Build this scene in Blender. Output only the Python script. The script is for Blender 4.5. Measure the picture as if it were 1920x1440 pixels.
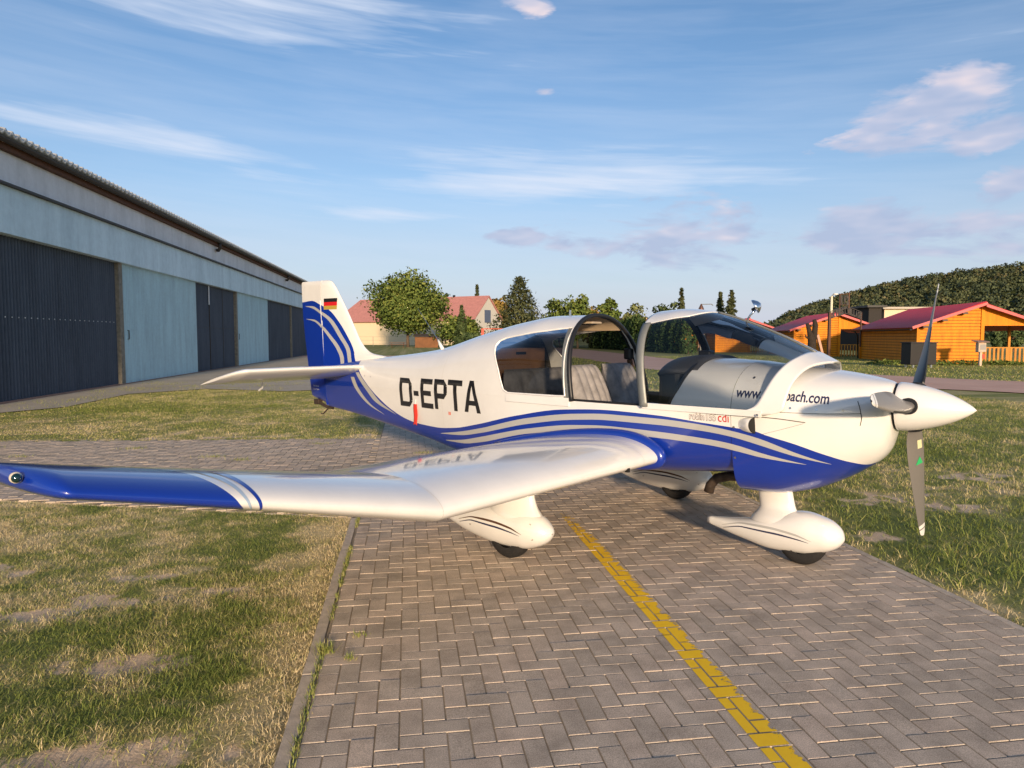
import bpy, bmesh, math, random
import numpy as np
from mathutils import Vector, Matrix, noise as mnoise
from mathutils.bvhtree import BVHTree
random.seed(7); RNG = np.random.default_rng(7)
for o in list(bpy.data.objects): bpy.data.objects.remove(o, do_unlink=True)
SC = bpy.context.scene; COL = SC.collection

# ------------------------------------------------------------------ camera, sky, sun, exposure
CAM_H = 1.60; YAW = math.radians(8.34); PITCH = math.radians(3.764)
cd = bpy.data.cameras.new('camera'); cam = bpy.data.objects.new('camera', cd); COL.objects.link(cam)
cd.sensor_width = 36.0; cd.lens = 1330/1920*36.0; cd.clip_start = .05; cd.clip_end = 6000
cam.location = (0, 0, CAM_H); cam.rotation_euler = (math.pi/2-PITCH, 0, -YAW)
SC.camera = cam
SUN_EL = math.radians(11.0); SUN_AZ = math.radians(181.5)      # azimuth clockwise from +Y: behind the photographer
SUN_DIR = Vector((math.sin(SUN_AZ)*math.cos(SUN_EL), math.cos(SUN_AZ)*math.cos(SUN_EL), math.sin(SUN_EL)))
W = bpy.data.worlds.new('World'); SC.world = W; W.use_nodes = True
nt = W.node_tree; nt.nodes.clear()
def N(t, ty, **kw):
    n = t.nodes.new(ty)
    for k, v in kw.items(): setattr(n, k, v)
    return n
def math_node(t, op, a, b=None, c=None, clamp=False):
    n = N(t, 'ShaderNodeMath', operation=op, use_clamp=clamp)
    for i, s in enumerate((a, b, c)):
        if s is None: continue
        if isinstance(s, (int, float)): n.inputs[i].default_value = s
        else: t.links.new(s, n.inputs[i])
    return n.outputs[0]
def ramp(t, fac, stops, interp='LINEAR'):
    n = N(t, 'ShaderNodeValToRGB'); n.color_ramp.interpolation = interp
    while len(n.color_ramp.elements) < len(stops): n.color_ramp.elements.new(.5)
    for e, (p, c) in zip(n.color_ramp.elements, stops):
        e.position = p; e.color = c if isinstance(c, tuple) and len(c) == 4 else ((*c, 1) if isinstance(c, tuple) else (c, c, c, 1))
    if fac is not None: t.links.new(fac, n.inputs[0])
    return n.outputs[0]
def noise_node(t, vec, scale, detail=4, rough=.55, dist=0):
    n = N(t, 'ShaderNodeTexNoise'); n.inputs['Scale'].default_value = scale; n.inputs['Detail'].default_value = detail
    n.inputs['Roughness'].default_value = rough; n.inputs['Distortion'].default_value = dist
    if vec is not None: t.links.new(vec, n.inputs['Vector'])
    return n.outputs[0]
def world():
    sky = N(nt, 'ShaderNodeTexSky', sky_type='NISHITA'); sky.sun_disc = False
    sky.sun_elevation = SUN_EL; sky.sun_rotation = SUN_AZ; sky.altitude = 200
    sky.air_density = 1.0; sky.dust_density = 1.0; sky.ozone_density = 3.4
    b1 = N(nt, 'ShaderNodeBackground'); b1.inputs[1].default_value = .083; nt.links.new(sky.outputs[0], b1.inputs[0])
    tc = N(nt, 'ShaderNodeTexCoord'); sep = N(nt, 'ShaderNodeSeparateXYZ'); nt.links.new(tc.outputs['Generated'], sep.inputs[0])
    # azimuth / elevation of the looking direction
    az = math_node(nt, 'ARCTAN2', sep.outputs[0], sep.outputs[1]); el = math_node(nt, 'ARCSINE', sep.outputs[2])
    ae = N(nt, 'ShaderNodeCombineXYZ'); nt.links.new(math_node(nt, 'MULTIPLY', az, 5.0), ae.inputs[0]); nt.links.new(math_node(nt, 'MULTIPLY', el, 15.0), ae.inputs[1])
    nA = noise_node(nt, ae.outputs[0], 1.6, 5, .62, .35)
    ae2 = N(nt, 'ShaderNodeCombineXYZ'); nt.links.new(math_node(nt, 'MULTIPLY', az, 3.0), ae2.inputs[0]); nt.links.new(math_node(nt, 'ADD', math_node(nt, 'MULTIPLY', el, 34.0), math_node(nt, 'MULTIPLY', az, 2.2)), ae2.inputs[1])
    nB = noise_node(nt, ae2.outputs[0], 1.1, 4, .6, .25)
    def blob(a0, e0, sa, se, slope=0.0):                      # soft oval patch of sky, degrees
        da = math_node(nt, 'SUBTRACT', az, math.radians(a0)); de = math_node(nt, 'SUBTRACT', math_node(nt, 'SUBTRACT', el, math.radians(e0)), math_node(nt, 'MULTIPLY', da, slope))
        da = math_node(nt, 'DIVIDE', da, math.radians(sa)); de = math_node(nt, 'DIVIDE', de, math.radians(se))
        return math_node(nt, 'SUBTRACT', 1.0, math_node(nt, 'SQRT', math_node(nt, 'ADD', math_node(nt, 'MULTIPLY', da, da), math_node(nt, 'MULTIPLY', de, de))), clamp=True)
    def union(l):
        r = l[0]
        for q in l[1:]: r = math_node(nt, 'MAXIMUM', r, q)
        return r
    cumm = union([blob(38.2, 15.3, 11, 4.2, .20), blob(42.5, 13.2, 6, 2.0, .1), blob(20.0, 7.9, 15, 4.4), blob(8.5, 8.0, 5, 1.4), blob(36.5, 7.4, 17, 4.2), blob(42.5, 9.6, 5, 2.6, .15), blob(10.0, 24.2, 4.2, 1.7, -.15), blob(11, 18.6, 3.0, .9), blob(-70, 14, 22, 5), blob(110, 14, 40, 6)])
    cum = ramp(nt, math_node(nt, 'ADD', nA, math_node(nt, 'MULTIPLY', math_node(nt, 'SUBTRACT', cumm, .55), .55)), [(.46, 0.0), (.60, .80)])
    cum = math_node(nt, 'MULTIPLY', cum, ramp(nt, cumm, [(.0, 0.0), (.12, 1.0)]))
    cirm = union([blob(-16.5, 13.6, 17, 1.8, -.10), blob(14, 12.4, 22, 3.2, -.02), blob(-14, 23.5, 26, 3.6, -.08), blob(-3, 9.3, 9, 1.2), blob(-120, 22, 60, 6)])
    cir = ramp(nt, math_node(nt, 'ADD', nB, math_node(nt, 'MULTIPLY', math_node(nt, 'SUBTRACT', cirm, .5), .45)), [(.39, 0.0), (.74, .80)])
    veil = ramp(nt, nB, [(.38, .0), (.72, .16)])
    cir = math_node(nt, 'MAXIMUM', cir, veil)
    haze = ramp(nt, sep.outputs[2], [(.0, .92), (.10, .60), (.22, .20), (.38, .03), (.6, .0)], 'EASE')
    vd = N(nt, 'ShaderNodeVectorMath', operation='DOT_PRODUCT'); nt.links.new(tc.outputs['Generated'], vd.inputs[0]); vd.inputs[1].default_value = SUN_DIR
    haze = math_node(nt, 'MULTIPLY', haze, ramp(nt, vd.outputs['Value'], [(-.1, 1.0), (.6, .10)]))   # the haze scatters forward: brighter towards the sun
    def mixbg(prev, fac, col, k=1.0):
        b = N(nt, 'ShaderNodeBackground'); b.inputs[1].default_value = k
        if isinstance(col, tuple): b.inputs[0].default_value = (*col, 1)
        else: nt.links.new(col, b.inputs[0])
        mx = N(nt, 'ShaderNodeMixShader'); nt.links.new(fac, mx.inputs[0]); nt.links.new(prev, mx.inputs[1]); nt.links.new(b.outputs[0], mx.inputs[2]); return mx.outputs[0]
    r = mixbg(b1.outputs[0], haze, (.300, .312, .372)); r = mixbg(r, cir, (.36, .395, .465))
    r = mixbg(r, cum, ramp(nt, math_node(nt, 'ADD', math_node(nt, 'MULTIPLY', noise_node(nt, ae.outputs[0], 2.6, 2, .6), .7), math_node(nt, 'MULTIPLY', el, .55)), [(.38, (.215, .25, .345)), (.52, (.285, .295, .37)), (.68, (.48, .40, .40))]))
    out = N(nt, 'ShaderNodeOutputWorld'); nt.links.new(r, out.inputs[0])
world()
W.cycles.sampling_method = 'MANUAL'; W.cycles.sample_map_resolution = 256
sl = bpy.data.lights.new('sun', 'SUN'); sl.energy = 2.75; sl.angle = math.radians(3.0); sl.color = (1.0, .75, .50)
so = bpy.data.objects.new('sun', sl); COL.objects.link(so); so.rotation_euler = (-SUN_DIR).to_track_quat('-Z', 'Y').to_euler(); so.location = (-4, -30, 20)
SC.view_settings.view_transform = 'Standard'; SC.view_settings.look = 'None'; SC.view_settings.gamma = 1.0
SC.view_settings.exposure = 1.05; SC.view_settings.use_curve_mapping = False
SC.render.engine = 'CYCLES'
SC.cycles.transparent_max_bounces = 16; SC.cycles.max_bounces = 6; SC.cycles.diffuse_bounces = 3; SC.cycles.glossy_bounces = 3

# ------------------------------------------------------------------ helpers
def mat(name, col, rough=.7, metal=0.0, coat=0.0, spec=.5, bump=0.0, bscale=60.0, var=0.0, vscale=8.0, emit=None, coords='Object'):
    m = bpy.data.materials.new(name); m.use_nodes = True; t = m.node_tree; b = t.nodes['Principled BSDF']
    b.inputs['Base Color'].default_value = (*col, 1); b.inputs['Roughness'].default_value = rough; b.inputs['Metallic'].default_value = metal
    b.inputs['Coat Weight'].default_value = coat; b.inputs['Coat Roughness'].default_value = .04; b.inputs['Specular IOR Level'].default_value = spec
    tc = N(t, 'ShaderNodeTexCoord').outputs[coords] if (bump or var) else None
    if var:
        a = tuple(max(0, c*(1-var)) for c in col); d = tuple(min(1, c*(1+var)) for c in col)
        t.links.new(ramp(t, noise_node(t, tc, vscale, 6, .6), [(.3, a), (.7, d)]), b.inputs['Base Color'])
    if bump:
        bp = N(t, 'ShaderNodeBump'); bp.inputs['Strength'].default_value = bump; bp.inputs['Distance'].default_value = .01
        t.links.new(noise_node(t, tc, bscale, 5, .6), bp.inputs['Height']); t.links.new(bp.outputs[0], b.inputs['Normal'])
    return m
def link(o, parent=None):
    COL.objects.link(o)
    if parent is not None: o.parent = parent
    return o
def mesh_obj(name, verts, faces, m, parent=None, smooth=False, uv=None):
    me = bpy.data.meshes.new(name); me.from_pydata([tuple(map(float, v)) for v in verts], [], [tuple(map(int, f)) for f in faces]); me.update()
    if smooth: me.polygons.foreach_set('use_smooth', [True]*len(me.polygons))
    for mm in (m if isinstance(m, (list, tuple)) else [m]): me.materials.append(mm)
    return link(bpy.data.objects.new(name, me), parent)
def share(name, me, parent=None, loc=(0, 0, 0), rot=(0, 0, 0), scale=(1, 1, 1)):
    o = bpy.data.objects.new(name, me); o.location = loc; o.rotation_euler = rot; o.scale = scale; return link(o, parent)
def empty(name, loc=(0, 0, 0), rz=0.0, parent=None):
    o = bpy.data.objects.new(name, None); o.location = loc; o.rotation_euler = (0, 0, rz); o.empty_display_size = .3; return link(o, parent)
def tag(o, label, cat, group=None, kind=None):
    if label: o['label'] = label
    if cat: o['category'] = cat
    if group: o['group'] = group
    if kind: o['kind'] = kind
    return o
def structure(o, label=None): o['kind'] = 'structure'; return o
class MB:
    def __init__(s): s.v = []; s.f = []
    def add(s, vs, fs):
        k = len(s.v); s.v += [tuple(v) for v in vs]; s.f += [tuple(i+k for i in f) for f in fs]; return s
    def box(s, x0, x1, y0, y1, z0, z1, M=None):
        vs = [(x, y, z) for z in (z0, z1) for y in (y0, y1) for x in (x0, x1)]
        if M is not None: vs = [tuple(M @ Vector(v)) for v in vs]
        return s.add(vs, [(0, 2, 3, 1), (4, 5, 7, 6), (0, 1, 5, 4), (2, 6, 7, 3), (0, 4, 6, 2), (1, 3, 7, 5)])
    def bar(s, a, b, w, h=None, up=(0, 0, 1)):
        a, b = Vector(a), Vector(b); h = h or w; d = (b-a).normalized(); u = Vector(up)
        r = d.cross(u)
        if r.length < 1e-4: r = d.cross(Vector((1, 0, 0)))
        r.normalize(); u = r.cross(d)
        vs = []
        for p in (a, b):
            for i, j in ((-1, -1), (1, -1), (1, 1), (-1, 1)): vs.append(tuple(p+r*i*w/2+u*j*h/2))
        return s.add(vs, [(3, 2, 1, 0), (4, 5, 6, 7), (0, 1, 5, 4), (1, 2, 6, 5), (2, 3, 7, 6), (3, 0, 4, 7)])
    def tube(s, pts, rad, n=8, caps=True):
        pts = [Vector(p) for p in pts]; rad = rad if hasattr(rad, '__len__') else [rad]*len(pts)
        k = len(s.v); prev = None
        for i, p in enumerate(pts):
            d = (pts[min(i+1, len(pts)-1)]-pts[max(i-1, 0)]).normalized()
            if prev is None: r = d.cross(Vector((0, 0, 1))); r = r if r.length > 1e-3 else d.cross(Vector((1, 0, 0)))
            else: r = prev-d*prev.dot(d)
            r.normalize(); prev = r; u = d.cross(r)
            for j in range(n):
                a = 2*math.pi*j/n; s.v.append(tuple(p+(r*math.cos(a)+u*math.sin(a))*rad[i]))
        for i in range(len(pts)-1):
            for j in range(n):
                a = k+i*n+j; b = k+i*n+(j+1) % n; s.f.append((a, b, b+n, a+n))
        if caps: s.f.append(tuple(k+j for j in reversed(range(n)))); s.f.append(tuple(k+(len(pts)-1)*n+j for j in range(n)))
        return s
    def lathe(s, prof, axis='x', origin=(0, 0, 0), n=24):
        k = len(s.v); o = Vector(origin)
        for (a, r) in prof:
            for j in range(n):
                c, d = r*math.cos(2*math.pi*j/n), r*math.sin(2*math.pi*j/n)
                s.v.append(tuple(o+(Vector((a, c, d)) if axis == 'x' else Vector((c, a, d)) if axis == 'y' else Vector((c, d, a)))))
        for i in range(len(prof)-1):
            for j in range(n):
                a = k+i*n+j; b = k+i*n+(j+1) % n; s.f.append((a, b, b+n, a+n))
        return s
    def grid(s, P, flip=False):
        P = np.asarray(P); nu, nv = P.shape[:2]; k = len(s.v); s.v += [tuple(q) for q in P.reshape(-1, 3)]
        for i in range(nu-1):
            for j in range(nv-1):
                a = k+i*nv+j; q = (a, a+1, a+nv+1, a+nv); s.f.append(q[::-1] if flip else q)
        return s
    def obj(s, name, m, parent=None, smooth=False, bevel=0.0, solid=0.0, weld=False):
        o = mesh_obj(name, s.v, s.f, m, parent, smooth)
        if weld:
            bm = bmesh.new(); bm.from_mesh(o.data); bmesh.ops.remove_doubles(bm, verts=bm.verts, dist=1e-5)
            bmesh.ops.recalc_face_normals(bm, faces=bm.faces); bm.to_mesh(o.data); bm.free()
        if solid: md = o.modifiers.new('solid', 'SOLIDIFY'); md.thickness = solid; md.offset = -1
        if bevel: md = o.modifiers.new('bevel', 'BEVEL'); md.width = bevel; md.segments = 2; md.limit_method = 'ANGLE'
        return o
# numpy value noise
_perm = RNG.random((64, 64))
def vn(x, y, sc=1.0, seed=0):
    x = np.asarray(x)*sc+seed*17.31; y = np.asarray(y)*sc+seed*9.73
    xi = np.floor(x).astype(int); yi = np.floor(y).astype(int); fx = x-xi; fy = y-yi
    fx = fx*fx*(3-2*fx); fy = fy*fy*(3-2*fy); g = lambda a, b: _perm[a % 64, b % 64]
    return (g(xi, yi)*(1-fx)+g(xi+1, yi)*fx)*(1-fy)+(g(xi, yi+1)*(1-fx)+g(xi+1, yi+1)*fx)*fy
def fbm(x, y, sc=1.0, seed=0, oc=4):
    r = 0; a = .5; tot = 0
    for i in range(oc): r = r+a*vn(x, y, sc*2**i, seed+i*3); tot += a; a *= .55
    return r/tot
def attr(o, name, vals):
    a = o.data.attributes.new(name, 'FLOAT', 'POINT'); a.data.foreach_set('value', np.asarray(vals, dtype=np.float32).ravel())
def attr_node(t, name): n = N(t, 'ShaderNodeAttribute'); n.attribute_name = name; return n.outputs['Fac']
# ------------------------------------------------------------------ camera maths used only to decide how much detail a spot needs
def view_px(x, y, z=0.0):
    x = np.asarray(x, float); y = np.asarray(y, float)
    r = x*math.cos(YAW)-y*math.sin(YAW); d = x*math.sin(YAW)+y*math.cos(YAW)
    w = d*math.cos(PITCH)-(z-CAM_H)*math.sin(PITCH); u = d*math.sin(PITCH)+(z-CAM_H)*math.cos(PITCH)
    w = np.where(w < .2, 1e-3, w)
    return 960+1330*r/w, 720-1330*u/w, w
def in_poly(px, py, poly):
    px = np.asarray(px); py = np.asarray(py); c = np.zeros(px.shape, bool); n = len(poly)
    for i in range(n):
        x0, y0 = poly[i]; x1, y1 = poly[(i+1) % n]
        if y0 == y1: continue
        c ^= ((y0 > py) != (y1 > py)) & (px < (x1-x0)*(py-y0)/(y1-y0)+x0)
    return c
def seg_dist(x, y, pts):
    d = np.full(np.shape(x), 1e9)
    for (a, b), (c, e) in zip(pts[:-1], pts[1:]):
        L = (c-a)**2+(e-b)**2; t = np.clip(((x-a)*(c-a)+(y-b)*(e-b))/L, 0, 1); d = np.minimum(d, np.hypot(x-a-t*(c-a), y-b-t*(e-b)))
    return d
PX0, PX1 = -.45, 3.30
BRANCH = [(-.45, 6.42), (-4.0, 7.60), (-9.8, 9.5), (-9.8, 12.15), (-6.2, 11.87), (-.45, 11.36)]
APRON = [(-9.9, 8), (-8.75, 12.3), (-8.6, 16.4), (-7.8, 17.6), (-7.85, 21.4), (-6.2, 23.2), (-3.6, 21.8), (-1.2, 23), (-.9, 31), (-5.0, 38), (-6.8, 60), (-9.8, 60)]
ROAD = [(42, 2), (27, 11.5), (18.5, 21.5), (15.2, 31), (15.6, 44), (17.2, 62), (20, 95), (20, 150)]
TRACK = [(16.5, 55), (6, 60), (-14, 62), (-40, 58)]
# ------------------------------------------------------------------ ground sheet with grass cover and dryness stored per vertex
BARE = [(-1.28, 3.66, .34, .13), (-1.85, 4.55, .34, .12), (-2.2, 4.40, .30, .13), (-1.62, 4.98, .40, .10), (-1.12, 2.80, .35, .14), (-1.75, 2.75, .3, .2), (-1.2, 4.75, .25, .10), (-2.9, 5.3, .4, .15),
        (3.8, 5.2, .22, .2), (4.6, 6.4, .4, .18), (5.2, 6.0, .3, .2), (4.1, 7.2, .3, .25), (5.6, 8.4, .5, .2), (4.9, 4.9, .3, .18), (-2.5, 3.6, .35, .12), (6.3, 7.3, .5, .2)]
LUSH = [(-1.12, 4.18, .55, .22), (-.98, 3.40, .2, .2), (-1.3, 4.9, .3, .12), (4.25, 4.45, .5, .4), (4.6, 5.3, .6, .3), (3.75, 4.55, .25, .25), (-5.2, 17, 1.6, .8), (5.3, 5.0, .7, .4), (6.5, 9.5, 1.2, 1.0), (-2.0, 3.3, .25, .15), (4.6, 8.2, .6, .6)]
def fields(x, y):
    n1 = fbm(x, y, .9, 1); n2 = fbm(x, y, 3.3, 5); n3 = fbm(x, y, .23, 9)
    bare = np.zeros(np.shape(x)); lush = np.zeros(np.shape(x))
    wob = (n2-.5)*2.6+(fbm(x, y, 11.0, 31)-.5)*2.6
    for a, b, sx, sy in BARE: bare = np.maximum(bare, np.clip(1.45-np.hypot((x-a)/sx, (y-b)/sy)+wob, 0, 1))
    for a, b, sx, sy in LUSH: lush = np.maximum(lush, np.clip(1.5-np.hypot((x-a)/sx, (y-b)/sy)+wob*1.3, 0, 1))
    bare = np.clip(bare+np.clip((n2*.6+n1*.4-.60)*5, 0, .8)*(np.asarray(y) < 14)*(1-lush), 0, 1)
    n4 = fbm(x, y, 9.0, 15); dry = np.clip((n1-.5)*1.2+(n2-.5)*1.3+(n4-.5)*1.3+.42+(n3-.5)*.7, 0, 1)
    left = np.asarray(x) < 0
    kd = np.where(left, np.abs(np.asarray(x)+.55), np.abs(np.asarray(x)-3.4))
    dry = np.clip(dry+np.clip(1.1-kd/.42, 0, 1)*np.where(left & (np.asarray(y) < 6.6), .55, .30), 0, 1)
    mid = left & (np.asarray(y) > 11) & (np.asarray(y) < 26); dry = np.where(mid, np.clip(dry*.8+.22, 0, 1), dry)
    farr = np.clip((np.asarray(y)-14)/20, 0, 1); dry = dry*(1-.45*farr)
    dry = np.clip(dry-lush*.55, 0, 1); bare = bare*(1-lush)
    bd = np.clip(1-np.abs(np.asarray(y)-12.0-np.where(left, 0, 99))/.35, 0, 1); bare = np.clip(bare+bd*.7*(n2 > .42), 0, 1)
    return bare, lush, dry
def graded(lo, hi, a, b, step):
    c = list(np.arange(a, b+1e-6, step)); s = step; v = b
    while v < hi: s *= 1.28; v = min(v+s, hi); c.append(v)
    s = step; v = a; pre = []
    while v > lo: s *= 1.28; v = max(v-s, lo); pre.append(v)
    return np.array(pre[::-1]+c)
GZ = -.017
def build_ground():
    xs = graded(-1500, 2500, -7.0, 10.0, .07); ys = graded(-400, 3500, 1.8, 17.0, .07)
    X, Y = np.meshgrid(xs, ys, indexing='ij'); bare, lush, dry = fields(X, Y)
    onp = ((X > PX0-.12) & (X < PX1+.1)) | in_poly(X, Y, BRANCH)
    Z = GZ+(fbm(X, Y, 1.3, 3)-.5)*.022*np.clip((Y+10)/10, 0, 1)-bare*.004
    edge = np.minimum(np.abs(X-PX0), np.abs(X-PX1)); Z = np.where(onp, GZ-.02, np.minimum(Z, GZ+.004+np.clip(edge, 0, 1)*.02))
    far = np.clip((np.hypot(X, Y)-30)/60, 0, 1); Z = Z*(1-far)+GZ*far
    V = np.stack([X, Y, Z], -1).reshape(-1, 3); nx, ny = X.shape
    idx = np.arange(nx*ny).reshape(nx, ny); F = np.stack([idx[:-1, :-1], idx[1:, :-1], idx[1:, 1:], idx[:-1, 1:]], -1).reshape(-1, 4)
    m = bpy.data.materials.new('meadow_ground'); m.use_nodes = True; t = m.node_tree; b = t.nodes['Principled BSDF']; b.inputs['Roughness'].default_value = .95; b.inputs['Specular IOR Level'].default_value = .15
    pos = N(t, 'ShaderNodeNewGeometry').outputs['Position']
    nz = noise_node(t, pos, 55, 8, .7); nm = noise_node(t, pos, 9, 6, .65); nl = noise_node(t, pos, .35, 6, .6)
    d = math_node(t, 'ADD', attr_node(t, 'dry'), math_node(t, 'MULTIPLY', math_node(t, 'SUBTRACT', nz, .5), .9)); d = math_node(t, 'ADD', d, math_node(t, 'MULTIPLY', math_node(t, 'SUBTRACT', nl, .5), .8))
    g = ramp(t, d, [(.0, (.17, .195, .055)), (.4, (.29, .28, .105)), (.68, (.44, .37, .185)), (1.0, (.56, .46, .26))])
    soil = ramp(t, nm, [(.3, (.56, .41, .275)), (.7, (.76, .59, .42))])
    bf = math_node(t, 'ADD', attr_node(t, 'bare'), math_node(t, 'MULTIPLY', math_node(t, 'SUBTRACT', nz, .55), 1.2)); bf = ramp(t, bf, [(.38, 0.0), (.62, 1.0)])
    mx = N(t, 'ShaderNodeMix', data_type='RGBA'); t.links.new(bf, mx.inputs[0]); t.links.new(g, mx.inputs[6]); t.links.new(soil, mx.inputs[7]); t.links.new(mx.outputs[2], b.inputs['Base Color'])
    bp = N(t, 'ShaderNodeBump'); bp.inputs['Strength'].default_value = .5; bp.inputs['Distance'].default_value = .02; t.links.new(nz, bp.inputs['Height']); t.links.new(bp.outputs[0], b.inputs['Normal'])
    me = bpy.data.meshes.new('ground'); me.from_pydata(V.tolist(), [], F.tolist()); me.update(); me.materials.append(m); me.polygons.foreach_set('use_smooth', [True]*len(me.polygons))
    o = link(bpy.data.objects.new('ground', me)); attr(o, 'dry', dry); attr(o, 'bare', bare); structure(o)
build_ground()
def strip_sheet(name, pts, w, z, m, wob=.25):
    mb = MB(); P = []; pts = [Vector((a, b, 0)) for a, b in pts]; fine = []
    for a, b in zip(pts[:-1], pts[1:]):
        n = max(2, int((b-a).length/1.5)); fine += [a.lerp(b, i/n) for i in range(n)]
    fine.append(pts[-1])
    for it in range(6): fine = [fine[0]]+[(fine[i-1]+fine[i]*2+fine[i+1])/4 for i in range(1, len(fine)-1)]+[fine[-1]]
    for i, p in enumerate(fine):
        d = (fine[min(i+1, len(fine)-1)]-fine[max(i-1, 0)]).normalized(); r = Vector((d.y, -d.x, 0)); ww = w/2
        P.append([tuple(p+r*(k*ww+(random.uniform(-wob, wob) if abs(k) == 1 else 0))+Vector((0, 0, z))) for k in (-1, -.5, 0, .5, 1)])
    return structure(mb.grid(P, True).obj(name, m))
def gravel(name, a, b, sc=35, dry=.5):
    m = bpy.data.materials.new(name); m.use_nodes = True; t = m.node_tree; p = t.nodes['Principled BSDF']; p.inputs['Roughness'].default_value = .95; p.inputs['Specular IOR Level'].default_value = .1
    pos = N(t, 'ShaderNodeNewGeometry').outputs['Position']; n1 = noise_node(t, pos, sc, 8, .75); n2 = noise_node(t, pos, .6, 6, .65)
    f = math_node(t, 'ADD', math_node(t, 'MULTIPLY', n1, .6), math_node(t, 'MULTIPLY', n2, .4)); t.links.new(ramp(t, f, [(.34, a), (.66, b)]), p.inputs['Base Color'])
    bp = N(t, 'ShaderNodeBump'); bp.inputs['Strength'].default_value = .2; bp.inputs['Distance'].default_value = .01; t.links.new(n1, bp.inputs['Height']); t.links.new(bp.outputs[0], p.inputs['Normal']); return m
strip_sheet('gravel_road', ROAD, 6.4, .006, gravel('pink_gravel', (.54, .33, .25), (.72, .49, .385)))
strip_sheet('gravel_track', TRACK, 3.6, .002, bpy.data.materials['pink_gravel'])
structure(mesh_obj('hangar_apron', [(x, y, .003) for x, y in APRON], [tuple(range(len(APRON)))], gravel('apron_concrete', (.34, .30, .235), (.56, .50, .40), 12)))
# ------------------------------------------------------------------ paved path: every brick its own piece near by, one joined part beyond
def brick_material():
    m = bpy.data.materials.new('paver_concrete'); m.use_nodes = True; t = m.node_tree; b = t.nodes['Principled BSDF']; b.inputs['Roughness'].default_value = .95; b.inputs['Specular IOR Level'].default_value = .12
    pos = N(t, 'ShaderNodeNewGeometry').outputs['Position']
    rnd = math_node(t, 'FRACT', math_node(t, 'ADD', attr_node(t, 'rnd'), N(t, 'ShaderNodeObjectInfo').outputs['Random']))
    n1 = noise_node(t, pos, 210, 4, .85); n2 = noise_node(t, pos, 5, 7, .65); n3 = noise_node(t, pos, .45, 5, .6)
    tint = ramp(t, math_node(t, 'ADD', math_node(t, 'MULTIPLY', rnd, .45), math_node(t, 'MULTIPLY', n3, .6)), [(.2, (.46, .385, .305)), (.55, (.54, .445, .35)), (.85, (.61, .48, .37))])
    sp = ramp(t, n1, [(.36, .60), (.5, .97), (.64, 1.38)]); st = ramp(t, n2, [(.30, .70), (.62, 1.08)])
    k = N(t, 'ShaderNodeMix', data_type='RGBA', blend_type='MULTIPLY'); k.inputs[0].default_value = 1; t.links.new(tint, k.inputs[6]); t.links.new(sp, k.inputs[7])
    k2 = N(t, 'ShaderNodeMix', data_type='RGBA', blend_type='MULTIPLY'); k2.inputs[0].default_value = 1; t.links.new(k.outputs[2], k2.inputs[6]); t.links.new(st, k2.inputs[7])
    t.links.new(k2.outputs[2], b.inputs['Base Color'])
    bp = N(t, 'ShaderNodeBump'); bp.inputs['Strength'].default_value = .35; bp.inputs['Distance'].default_value = .003; t.links.new(n1, bp.inputs['Height']); t.links.new(bp.outputs[0], b.inputs['Normal']); return m
BRICK = brick_material()
def brick_geo(x0, x1, y0, y1, z):
    c = .0026; b = -.034
    vs = [(x0, y0, b), (x1, y0, b), (x1, y1, b), (x0, y1, b), (x0, y0, z-c), (x1, y0, z-c), (x1, y1, z-c), (x0, y1, z-c), (x0+c, y0+c, z), (x1-c, y0+c, z), (x1-c, y1-c, z), (x0+c, y1-c, z)]
    fs = [(8, 9, 10, 11)]
    for i in range(4):
        j = (i+1) % 4; fs += [(i, j, 4+j, 4+i), (4+i, 4+j, 8+j, 8+i)]
    return vs, fs
PAINT_RECTS = []
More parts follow.
